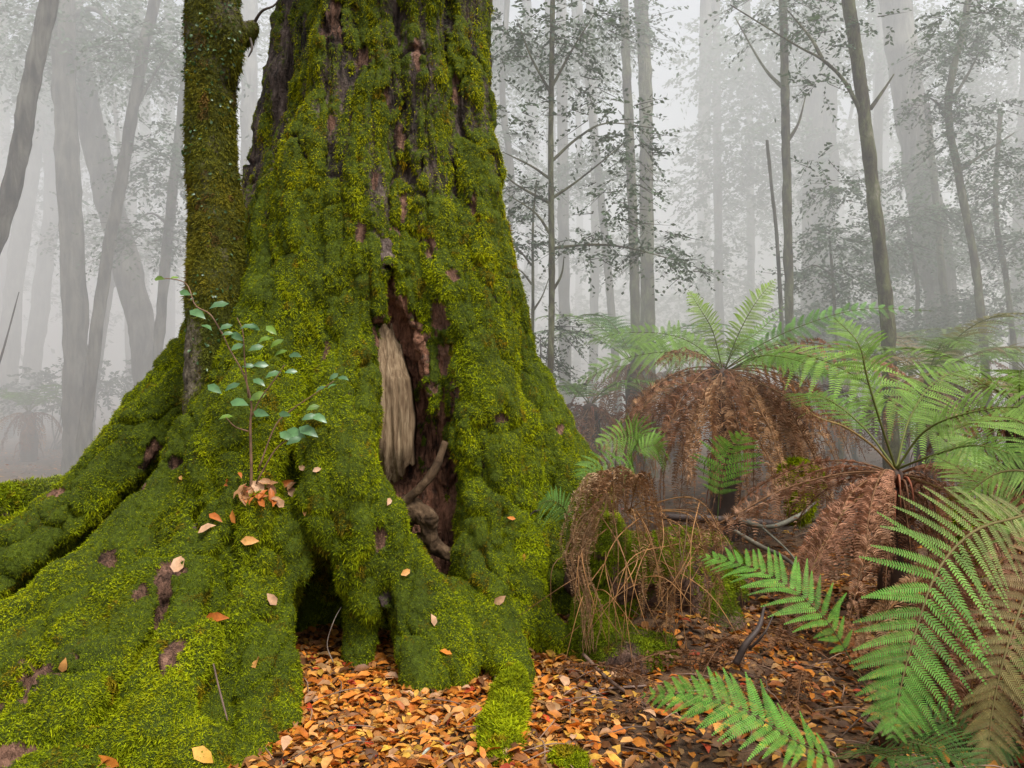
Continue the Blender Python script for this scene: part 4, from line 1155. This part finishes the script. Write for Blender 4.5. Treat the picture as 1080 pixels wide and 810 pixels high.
# ================================================================== STICKS
def stick(label, pts, rad, col=(.09, .06, .045), name='fallen_branch', forks=(), drop=False):
    W = [P(*p) for p in pts]
    a = Acc(); tube(a, W, rad, 5 * len(pts), 7, col, .3, len(label))
    for fk in forks: tube(a, [P(*p) for p in fk], [rad[-1], rad[-1] * .5], 10, 5, col, .3, 7)
    o = a.build(name, M['stem'], smooth=True)
    if drop:
        me = o.data
        for v_ in me.vertices:
            v_.co.z = float(ground_z(v_.co.x, v_.co.y)) + .012 + (v_.co.z - np.interp(v_.co.x, sorted(w_[0] for w_ in W), [w_[2] for w_ in sorted(W)]))
    return tag(o, label, 'branch')
stick('thick dark forked branch on the litter left of the foreground fern', [(776, 700, 3.95), (786, 680, 3.95), (800, 662, 4.0), (806, 640, 4.1)], [.02, .018, .014, .008], (.045, .03, .025), forks=[[(790, 685, 3.93), (806, 668, 3.9), (815, 650, 3.95)]])
stick('brown stick slanting down from the withered fern to the bottom litter', [(615, 690, 4.05), (640, 715, 3.85), (675, 740, 3.65), (700, 755, 3.5)], [.009, .009, .008, .005], (.14, .085, .06))
stick('long thin twig along the litter under the withered fern', [(600, 735, 3.75), (650, 728, 3.8), (700, 722, 3.85), (760, 715, 3.9)], [.005, .006, .005, .003], (.2, .13, .1), drop=True)
stick('lichen spotted pale branch lying behind the stump', [(778, 548, 6.3), (810, 556, 6.0), (840, 545, 6.1), (860, 530, 6.3)], [.022, .02, .018, .01], (.13, .12, .09), forks=[[(800, 553, 6.1), (830, 580, 5.6), (845, 600, 5.3)]])
stick('pale twisted branch in the brown fronds below the stump fern', [(775, 560, 5.6), (800, 575, 5.4), (830, 590, 5.2), (850, 610, 5.0)], [.015, .018, .014, .008], (.13, .11, .08))
stick('dark fallen bough across the ground in front of the rusty fern skirt', [(700, 545, 6.6), (760, 548, 6.5), (820, 552, 6.5), (880, 545, 6.7)], [.03, .035, .03, .02], (.05, .035, .03))
stick('slender stick leaning in the lower left leaves at the root toe', [(225, 700, 3.35), (232, 730, 3.3), (240, 760, 3.25)], [.004, .004, .003], (.13, .08, .06))
stick('grey twig standing from the den between the root legs', [(352, 700, 4.1), (345, 680, 4.1), (352, 655, 4.1), (360, 640, 4.15)], [.003, .003, .002, .0015], (.2, .16, .13), 'twig')
stick('lichened grey twig on the orange leaves at the bottom', [(442, 800, 3.1), (455, 778, 3.2), (478, 785, 3.15), (495, 795, 3.1)], [.004, .005, .004, .003], (.3, .32, .26), 'twig', drop=True)
stick('short dark stick on the floor beyond the left roots', [(20, 520, 9.0), (45, 515, 9.0), (70, 512, 9.2)], [.03, .03, .02], (.05, .04, .03))
stick('thin dead stake leaning at the far left in the mist', [(-6, 400, 10), (6, 360, 10), (20, 308, 10)], [.014, .012, .006], (.06, .05, .04), 'dead_stake')
# a scatter of twigs nobody could count
a = Acc(); rr_ = np.random.default_rng(31)
for k in range(420):
    y = 3.0 + 7 * rr_.random() ** 1.3; x = (rr_.random() * 1.0 - .12) * y * .75 if rr_.random() < .8 else -rr_.random() * y * .7
    az = rr_.random() * 6.28; L = .08 + .3 * rr_.random(); z = float(ground_z(x, y)) + .015
    dx, dy = math.cos(az) * L / 2, math.sin(az) * L / 2
    tube(a, [(x - dx, y - dy, z), (x + .02, y, z + .02 + .02 * rr_.random()), (x + dx, y + dy, z + .01)], [.002, .004, .0015], 6, 4, np.array((.2, .12, .08)) * (.4 + .9 * rr_.random()))
tag(a.build('ground_twigs', M['stem']), kind='stuff')
# rough dead fern scraps over the right-hand ground
a = Acc()
for k in range(110):
    y = 3.4 + 5 * rr_.random(); x = y * (.2 + .5 * rr_.random()); z = float(ground_z(x, y)) + .03
    az = rr_.random() * 6.28
    C, s = arc((x, y, z), az, .5 + .5 * rr_.random(), .35, .9, 24)
    C[:, 2] = np.maximum(C[:, 2], ground_z(C[:, 0], C[:, 1]) + .02)
    frond_mesh(a, C, s, .12, 20, 6, np.array((.26, .12, .05)) * (.4 + 1.0 * rr_.random()), droop=.3, curl=.5, rach=(.2, .1, .05), rr=.003)
tag(a.build('dead_fern_debris', M['dead']), kind='stuff')

# ================================================================== TREES IN THE MIST
def sprays(acc, centers, nt, leaf, col, r, spread=1.0, per=12, tl=.5, flat=.5):
    """leafy twigs in clumps: centers (x,y,z,rad)"""
    cs = np.asarray(centers, float)
    w = cs[:, 3] ** 2; w = w / w.sum()
    ci = r.choice(len(cs), nt, p=w)
    d = unit(r.standard_normal((nt, 3)))
    rad = cs[ci, 3] * r.random(nt) ** .45
    b0 = cs[ci, :3] + d * rad[:, None] * np.array([1, 1, flat])
    dr = unit(d * [1, 1, .2] + .5 * r.standard_normal((nt, 3)) + [0, 0, -.15])
    L = tl * (.5 + r.random(nt))
    s = (np.arange(per) + .5) / per
    p = b0[:, None] + dr[:, None] * (s[None] * L[:, None])[..., None] + np.array([0, 0, -1.]) * (.35 * s[None] ** 2 * L[:, None])[..., None]
    sg = np.where(np.arange(per) % 2, 1, -1)[None, :, None]
    sd = unit(np.cross(dr, [0, 0, 1.]))[:, None] * sg
    ld = unit(sd + dr[:, None] * .6 + .4 * r.standard_normal((nt, per, 3)) + [0, 0, -.25])
    nr = unit(np.array([0, 0, 1.]) + .6 * r.standard_normal((nt, per, 3)))
    m = nt * per
    p = p.reshape(m, 3); ld = ld.reshape(m, 3); nr = nr.reshape(m, 3)
    sdv = unit(np.cross(ld, nr))
    LL = (leaf * (.7 + .6 * r.random(m)))[:, None]
    Vv = np.stack([p, p + ld * LL * .5 + sdv * LL * .26, p + ld * LL, p + ld * LL * .5 - sdv * LL * .26], 1).reshape(-1, 3)
    k = np.arange(m)[:, None] * 4
    cc = np.asarray(col)[None] * (.7 + .6 * r.random((nt, 1))); cc = np.repeat(cc, per, 0) * (.85 + .3 * r.random((m, 1)))
    acc.add(Vv, None, k + np.array([[0, 1, 2, 3]]), np.repeat(cc, 4, 0))
    # twig strips
    e = b0 + dr * L[:, None] + np.array([0, 0, -.35]) * L[:, None]
    up = np.array([0, 0, .004 + leaf * .03])
    Vt = np.stack([b0 - up, b0 + up, e], 1).reshape(-1, 3)
    acc.add(Vt, np.arange(3 * nt).reshape(-1, 3), None, (.05, .04, .03))

LG = (.08, .12, .07)
def forest_tree(name, label, pts, Y, wpx, crown=(), nleaf=0, leaf=.07, branches=(), mat='bark', taper=.75, col=LG, group=None, tl=.5, seed=0, top=3.0, flat=.5):
    """pts: trunk in photo pixels, bottom first; it is carried down to the ground and up out of sight"""
    r = np.random.default_rng(seed + 1000)
    A = [np.array(P(px_, py_, Y)) for px_, py_ in pts]
    d0 = A[0] - A[1]
    if d0[2] < 0 and A[0][2] > 0:
        k = (A[0][2] + .15) / max(-d0[2], 1e-6); A.insert(0, A[0] + np.array([d0[0] * .5, 0, d0[2]]) * k)
    if A[-1][2] > CAMZ + 385 / F0 * Y:
        dt = unit(A[-1] - A[-2]); A.append(A[-1] + dt * top)
    t = thing(name, label, 'tree', tuple(A[0]), group)
    rad = wpx / F0 * Y / 2
    a = Acc(); n = len(A)
    hz = np.array([q[2] for q in A])
    rads = rad * (1.12 - (1 - taper) * 1.2 * (hz - hz[0]) / (hz[-1] - hz[0])); rads[0] *= 1.25
    tube(a, A, rads, 14 * n, 12 if wpx > 9 else 8, rough=.26 if wpx > 9 else .3, seed=seed)
    a.build('trunk', M[mat], t, True)
    bends = []
    for k, bpts in enumerate(branches):
        B = [np.array(P(px_, py_, Y + dy)) for px_, py_, dy in bpts]
        br = rad * (.35 if wpx > 9 else .5)
        a = Acc(); tube(a, B, [br, br * .6, br * .25], 6 * len(B), 6, rough=.15, seed=k); a.build('branch', M[mat], t, True)
    if nleaf:
        a = Acc(); cs = [(*P(px_, py_, Y + dy), rp / F0 * Y) for px_, py_, dy, rp in crown]
        sprays(a, cs, nleaf, leaf, col, r, tl=tl, flat=flat)
        a.build('crown', M['dullleaf'], t)
    return t

FT = forest_tree
# left side
FT('misty_tree', 'dark leaning trunk cutting the top left corner', [(-50, 340), (-12, 270), (14, 190), (32, 90), (52, 0), (60, -40)], 9.5, 19, seed=1, branches=[[(2, 240, 0), (-6, 238, -.1), (-14, 246, -.1)]])
FT('misty_tree', 'upright pale grey trunk left of the forked one in the left mist', [(82, 455), (78, 300), (70, 150), (66, 0)], 13, 24, [(60, 20, 0, 90), (120, 60, 1, 80)], 260, .09, seed=2, branches=[[(70, 20, 0), (100, 10, 0), (130, 40, 0)]])
FT('misty_tree', 'thick misty trunk bowing to the left as it rises at the left', [(160, 440), (150, 350), (125, 250), (100, 150), (82, 60), (74, 0)], 15, 27, [(150, 40, 0, 110), (40, 60, 1, 90)], 500, .1, seed=3, branches=[[(92, 60, 0), (60, 20, 0), (20, 10, 0)]])
FT('misty_tree', 'thin trunk slanting to the right across the bowed one', [(92, 430), (110, 290), (128, 190), (150, 60), (166, -10)], 12, 12, [(175, 60, 0, 60), (190, 150, 0, 40)], 200, .08, seed=4, branches=[[(140, 120, 0), (175, 60, .2), (215, 30, .2)]])
FT('misty_tree', 'slim trunk just left of the slender mossy tree', [(165, 400), (176, 260), (187, 160), (198, 60), (205, -20)], 13, 10, [(160, 250, 0, 45), (175, 180, 0, 55)], 220, .08, seed=5, branches=[[(180, 240, 0), (160, 225, 0), (140, 235, 0)]])
FT('misty_tree', 'pale ghostly trunk seen in the gap between the two mossy trees', [(264, 440), (264, 250), (263, 100), (263, -20)], 17, 18, seed=6)
FT('misty_tree', 'faint thick trunk in deep mist at the far left edge', [(8, 420), (15, 300), (35, 150), (50, 0)], 22, 18, [(20, 100, 0, 120)], 350, .14, seed=7)
FT('misty_tree', 'faint twin trunk in deep mist right of the far left one', [(30, 420), (45, 300), (55, 200), (48, 60), (50, -10)], 24, 16, [(90, 120, 0, 100)], 350, .14, seed=8)
FT('misty_tree', 'faint slanting sapling stem between the bowed and slim trunks', [(205, 430), (235, 330), (250, 250), (280, 120)], 17, 5, [(235, 250, 0, 50)], 100, .1, seed=9)
FT('misty_tree', 'faint thin tree low in the mist under the bowed trunk', [(100, 420), (118, 300), (130, 220), (120, 100)], 19, 5, [(120, 250, 0, 60)], 160, .11, seed=10)
FT('misty_tree', 'grey leafy tree deep in the left mist', [(140, 430), (138, 200), (142, 0)], 26, 12, [(120, 160, 0, 100), (170, 260, 1, 70), (60, 220, 0, 70)], 600, .16, seed=11)
FT('misty_tree', 'broad hazy leafy tree at the top left in deep mist', [(0, 430), (2, 200), (0, 0)], 28, 16, [(30, 40, 0, 130), (120, 20, 1, 120), (-30, 200, 0, 90)], 700, .18, seed=12)
# right of the giant
FT('thin_tree', 'thin dark leafy tree standing nearest the giant trunk on its right', [(580, 425), (582, 300), (581, 150), (583, 0), (584, -40)], 8.2, 7, [(560, 40, 0, 55), (615, 30, .2, 55), (545, 120, 0, 40), (640, 130, 0, 45), (670, 150, .1, 40), (600, 90, .2, 40), (660, 200, .1, 35), (545, 210, -.1, 30), (640, 230, 0, 40), (690, 260, .1, 40), (720, 278, .1, 26), (620, 260, .1, 30), (530, 40, .2, 35)], 420, .055,
   [[(582, 170, 0), (610, 145, .1), (640, 130, .1), (690, 135, .1)], [(581, 210, 0), (610, 190, 0), (660, 150, .1)], [(581, 262, 0), (625, 258, 0), (665, 262, .1), (725, 278, .1)], [(582, 190, 0), (560, 175, 0), (530, 160, 0)], [(582, 100, 0), (560, 60, 0), (545, 20, 0)], [(583, 90, 0), (605, 50, 0), (630, 10, 0)], [(581, 310, 0), (592, 290, 0), (595, 270, 0)], [(582, 250, 0), (565, 225, 0), (535, 205, 0)], [(581, 215, 0), (545, 195, 0), (528, 180, 0)]], 'barkgreen', .5, (.075, .11, .065), tl=.28, seed=20, flat=.6)
FT('thin_tree', 'short thin sapling just left of the nearest thin tree', [(559, 430), (562, 330), (562, 240), (566, 190)], 8.6, 5, [(548, 250, 0, 30), (560, 200, 0, 25), (535, 300, 0, 25)], 90, .05, [[(561, 300, 0), (548, 285, 0), (528, 280, 0)], [(561, 330, 0), (572, 312, 0), (580, 290, 0)], [(561, 280, 0), (545, 262, 0), (530, 262, 0)]], 'barkgreen', .4, tl=.22, seed=21)
FT('thin_tree', 'pale slim trunk directly behind the nearest thin tree', [(596, 400), (594, 200), (592, 0)], 17, 12, [(590, 60, 0, 60)], 150, .1, seed=22)
FT('thin_tree', 'left trunk of the straight pair rising behind the brown fern', [(672, 420), (668, 250), (662, 100), (658, 0)], 11.5, 10, [(650, 30, 0, 45)], 90, .07, seed=23, mat='barkgreen')
FT('thin_tree', 'right and thicker trunk of the straight pair behind the brown fern', [(684, 420), (682, 250), (681, 100), (676, 0)], 12, 14, seed=24, mat='barkgreen', taper=.85)
FT('thin_tree', 'leaning faint trunk between the nearest thin tree and the straight pair', [(652, 420), (645, 330), (635, 220), (622, 100), (610, 0)], 16, 8, [(640, 180, 0, 50)], 160, .09, seed=25)
FT('thin_tree', 'hazy trunk touching the right outline of the giant', [(512, 420), (512, 250), (508, 100), (510, 0)], 15, 9, [(520, 60, 0, 40), (525, 200, 0, 40)], 200, .09, seed=26)
FT('thin_tree', 'crooked hazy tree a step right of the giant outline', [(540, 420), (532, 300), (540, 200), (530, 100), (535, 0)], 14, 7, [(545, 60, 0, 45), (520, 150, 0, 35)], 220, .08, seed=27)
FT('thin_tree', 'straight slim dark trunk between the bright upright fronds and the tall leaning tree', [(834, 420), (832, 300), (829, 150), (826, 0)], 9.5, 9, [(820, 10, 0, 50)], 60, .06, [[(828, 95, 0), (805, 70, .1), (775, 18, .1)], [(830, 150, 0), (842, 130, 0), (850, 100, 0)]], 'barkgreen', .8, seed=28)
FT('dead_tree', 'bare snapped stem leaning on the slim dark trunk', [(828, 420), (820, 260), (814, 200), (809, 148)], 9.7, 4.5, mat='bark', taper=.7, seed=29)
FT('thin_tree', 'tall brown tree leaning left with a forked bare branch, nearest of the right-hand trees', [(938, 400), (935, 330), (925, 240), (915, 150), (905, 70), (894, -5), (890, -40)], 8.3, 14, [(880, 60, 0, 30), (865, 90, 0, 25), (870, 25, 0, 35), (920, 20, 0, 30), (860, 170, .1, 22), (1000, 20, .4, 40)], 90, .06,
   [[(908, 118, 0), (890, 85, -.1), (866, 62, -.1), (840, 48, -.1), (770, 5, -.1)], [(918, 115, 0), (932, 95, 0), (943, 78, 0)], [(867, 62, -.1), (855, 40, 0), (830, 10, 0)]], 'barkgreen', .75, tl=.3, seed=30)
FT('misty_tree', 'massive pale trunk deep in the mist behind the slim dark one', [(864, 420), (864, 250), (866, 120), (866, 0)], 19, 35, [(800, 60, 0, 90), (880, 20, 1, 80), (780, 150, 0, 70), (840, 180, 0, 60)], 900, .13, seed=31)
FT('misty_tree', 'thick grey trunk leaning left at the right side of the picture', [(1000, 420), (990, 300), (970, 180), (955, 80), (942, -10)], 14, 31, [(960, 270, 0, 40)], 200, .08, seed=32, taper=.85)
FT('thin_tree', 'dark thin trunk touching the thick grey leaning one', [(1003, 400), (992, 270), (984, 180), (978, 110)], 12.5, 8, [(1000, 230, 0, 30), (970, 180, 0, 30)], 150, .07, mat='barkgreen', seed=33)
FT('thin_tree', 'crooked leafy tree near the top right', [(1040, 400), (1030, 290), (1012, 190), (1000, 110), (1016, 30), (1025, -20)], 10, 9, [(1000, 60, 0, 35), (1040, 30, 0, 40), (985, 110, 0, 28), (1030, 120, 0, 30), (1050, 170, 0, 35), (1010, 150, 0, 25)], 330, .06, [[(1001, 110, 0), (1020, 80, 0), (1040, 40, 0)], [(1012, 180, 0), (1040, 160, 0), (1070, 140, 0)], [(1004, 130, 0), (990, 110, 0), (975, 100, 0)]], 'barkgreen', .6, tl=.3, seed=34)
FT('thin_tree', 'slight trunk beyond the crooked leafy tree near the right edge', [(1072, 400), (1062, 300), (1050, 220), (1055, 120)], 11, 6, [(1065, 200, 0, 40), (1080, 260, 0, 40)], 200, .07, mat='barkgreen', seed=35)
FT('thin_tree', 'pair-less spindly stem right of the tall leaning tree', [(960, 400), (968, 320), (965, 280), (955, 230)], 12, 5, [(960, 230, 0, 35), (930, 260, 0, 30)], 140, .07, seed=36)
FT('thin_tree', 'short leafy sapling left of the tall leaning tree', [(885, 410), (880, 320), (875, 250)], 10.5, 5, [(880, 250, 0, 40), (860, 290, 0, 35), (905, 300, 0, 30), (890, 200, 0, 30)], 260, .065, [[(878, 290, 0), (860, 280, 0), (845, 285, 0)]], 'barkgreen', .5, tl=.3, seed=37)
FT('misty_tree', 'dim leafy tree behind the bright upright fronds', [(760, 420), (757, 200), (755, 0)], 21, 9, [(760, 200, 0, 60), (800, 110, 0, 70), (740, 260, 0, 40)], 420, .13, seed=38)
FT('misty_tree', 'faint trunk with sagging foliage at the right of the dim leafy tree', [(790, 420), (792, 250), (788, 0)], 25, 8, [(800, 230, 0, 60), (770, 300, 0, 45)], 260, .14, seed=41)
FT('misty_tree', 'broad misty crown at the top right corner', [(1075, 420), (1080, 200), (1090, 0)], 17, 20, [(1060, 40, 0, 90), (1100, 140, 0, 90), (1040, 260, 0, 60), (1090, 300, 0, 60)], 1000, .1, seed=42)
FT('misty_tree', 'hazy leafy tree behind the thick grey leaning trunk', [(925, 420), (925, 200), (930, 0)], 18, 10, [(940, 50, 0, 60), (900, 260, 0, 60), (1000, 250, 0, 70), (990, 100, 0, 60), (960, 320, 0, 60)], 900, .1, seed=43)
FT('misty_tree', 'faint leafy tree in the deep mist behind the nearest thin tree', [(625, 420), (628, 200), (622, 0)], 22, 9, [(600, 60, 0, 80), (640, 260, 0, 60), (570, 200, 0, 60)], 600, .13, seed=44)
FT('misty_tree', 'ghostly thin trunk in the mist between giant outline and crooked tree', [(523, 420), (521, 200), (524, 0)], 24, 8, [(530, 300, 0, 40)], 120, .13, seed=45)
FT('misty_tree', 'wide ghostly tree farthest back behind the straight pair', [(745, 420), (742, 200), (745, 0)], 32, 14, [(810, 60, 0, 70), (740, 330, 0, 60), (640, 330, 1, 60), (850, 320, 0, 70)], 700, .2, seed=46)
# leafy understorey in the mist
def bush(label, cs, Y, n, leaf, col, seed, tl=.35):
    r = np.random.default_rng(seed); c0 = P(*cs[0][:2], Y)
    t = thing('understorey_bush', label, 'bush', (c0[0], c0[1], float(ground_z(c0[0], c0[1]))))
    a = Acc()
    for k in range(6):
        q = cs[k % len(cs)]; e = np.array(P(q[0], q[1], Y)) + r.standard_normal(3) * .15
        b0 = np.array([c0[0] + .1 * r.standard_normal(), Y, float(ground_z(c0[0], Y))])
        tube(a, [b0, (b0 + e) / 2 + r.standard_normal(3) * .12, e], [.02, .014, .005], 12, 5, (.05, .04, .03))
    a.build('stems', M['stem'], t, True)
    a = Acc(); sprays(a, [(*P(q[0], q[1], Y + q[3]), q[2] / F0 * Y) for q in cs], n, leaf, col, r, tl=tl)
    a.build('foliage', M['dullleaf'], t)
bush('wispy bush of thin stems between the giant outline and the nearest thin tree', [(560, 380, 35, 0), (590, 350, 30, .3), (540, 350, 25, 0)], 8.9, 130, .05, (.05, .08, .035), 71)
bush('hazy bush beneath the thick grey leaning trunk', [(1010, 330, 45, 0), (970, 350, 40, 0), (1050, 320, 45, .5)], 12, 320, .07, (.04, .07, .035), 72)
bush('hazy bush below the short leafy sapling', [(900, 340, 40, 0), (870, 350, 40, .3), (850, 330, 30, 0)], 13, 260, .08, (.04, .07, .035), 73)
bush('faint bush in the far left mist beside the upright trunk', [(60, 410, 50, 0), (110, 400, 45, 0)], 18, 220, .12, (.04, .07, .035), 74)

# far woodland that only reads as one grey mass
r9 = np.random.default_rng(9)
a = Acc()
for k in range(34):
    y = r9.uniform(30, 52); x = r9.uniform(-.72, .72) * y
    if .12 < x / y < .28: continue
    h = r9.uniform(18, 30); rad = r9.uniform(.12, .4)
    tube(a, [(x, y, 0), (x + r9.uniform(-.6, .6), y, h / 2), (x + r9.uniform(-1.5, 1.5), y, h)], [rad, rad * .8, rad * .5], 10, 7, (.05, .045, .04))
cs = [(r9.uniform(-.72, .72) * y, y, r9.uniform(1, 24), r9.uniform(1.5, 3.5)) for y in r9.uniform(28, 52, 110)]
cs = [c for c in cs if not (.12 < c[0] / c[1] < .28 and c[2] > 7)]
sprays(a, cs, 4200, .26, LG, r9, tl=1.0)
tag(a.build('distant_woodland', M['dullleaf']), kind='stuff')

# ================================================================== MIST
def add_mist():
    m, nt, out = new_mat('mist')
    vs = N(nt, 'ShaderNodeVolumeScatter')
    vs.inputs['Color'].default_value = (.975, .985, .99, 1)
    vs.inputs['Density'].default_value = .07
    vs.inputs['Anisotropy'].default_value = .2
    nt.links.new(vs.outputs[0], out.inputs['Volume'])
    lo, hi = (-120, 6.6, -3), (120, 150, 9.5)
    V = [(x, y, z) for x in (lo[0], hi[0]) for y in (lo[1], hi[1]) for z in (lo[2], hi[2])]
    Q = [[0, 1, 3, 2], [4, 6, 7, 5], [0, 4, 5, 1], [2, 3, 7, 6], [0, 2, 6, 4], [1, 5, 7, 3]]
    o = make_mesh('mist', V, [np.array(Q)], m)
    tag(o, kind='structure')
add_mist()

# ================================================================== LIGHT, SKY, CAMERA
w = bpy.data.worlds.new('World'); scene.world = w; w.use_nodes = True
nt = w.node_tree
for n in list(nt.nodes): nt.nodes.remove(n)
sky = N(nt, 'ShaderNodeTexSky', sky_type='NISHITA'); sky.sun_disc = False
EL, RO = math.radians(62), math.radians(20)
sky.sun_elevation = EL; sky.sun_rotation = RO; sky.air_density = 1.0; sky.dust_density = 4.0
hs = N(nt, 'ShaderNodeHueSaturation'); hs.inputs['Saturation'].default_value = .22
bg = N(nt, 'ShaderNodeBackground'); bg.inputs['Strength'].default_value = .24
wo = N(nt, 'ShaderNodeOutputWorld')
nt.links.new(sky.outputs[0], hs.inputs['Color']); nt.links.new(hs.outputs[0], bg.inputs['Color']); nt.links.new(bg.outputs[0], wo.inputs['Surface'])
L = bpy.data.lights.new('sun', 'SUN'); L.energy = 3.4; L.angle = math.radians(16); L.color = (1, .97, .9)
lo_ = bpy.data.objects.new('sun', L); COL.objects.link(lo_)
sd = Vector((math.sin(RO) * math.cos(EL), -math.cos(RO) * math.cos(EL) , math.sin(EL)))
sd = Vector((.30, -.35, .88)).normalized()
lo_.rotation_euler = sd.to_track_quat('Z', 'Y').to_euler()
sky.sun_elevation = math.asin(sd.z); sky.sun_rotation = math.atan2(sd.x, sd.y)

cam = bpy.data.cameras.new('camera'); co = bpy.data.objects.new('camera', cam); COL.objects.link(co)
co.location = (0, 0, CAMZ); co.rotation_euler = (math.radians(90), 0, 0)
cam.sensor_width = 36; cam.lens = 36 * F0 / 1080; cam.clip_end = 500; cam.clip_start = .05
scene.camera = co
scene.view_settings.view_transform = 'Standard'; scene.view_settings.look = 'None'; scene.view_settings.exposure = 0
cy = scene.cycles
cy.use_denoising = True
cy.max_bounces = 6; cy.diffuse_bounces = 3; cy.glossy_bounces = 2; cy.transmission_bounces = 3; cy.volume_bounces = 3; cy.transparent_max_bounces = 4
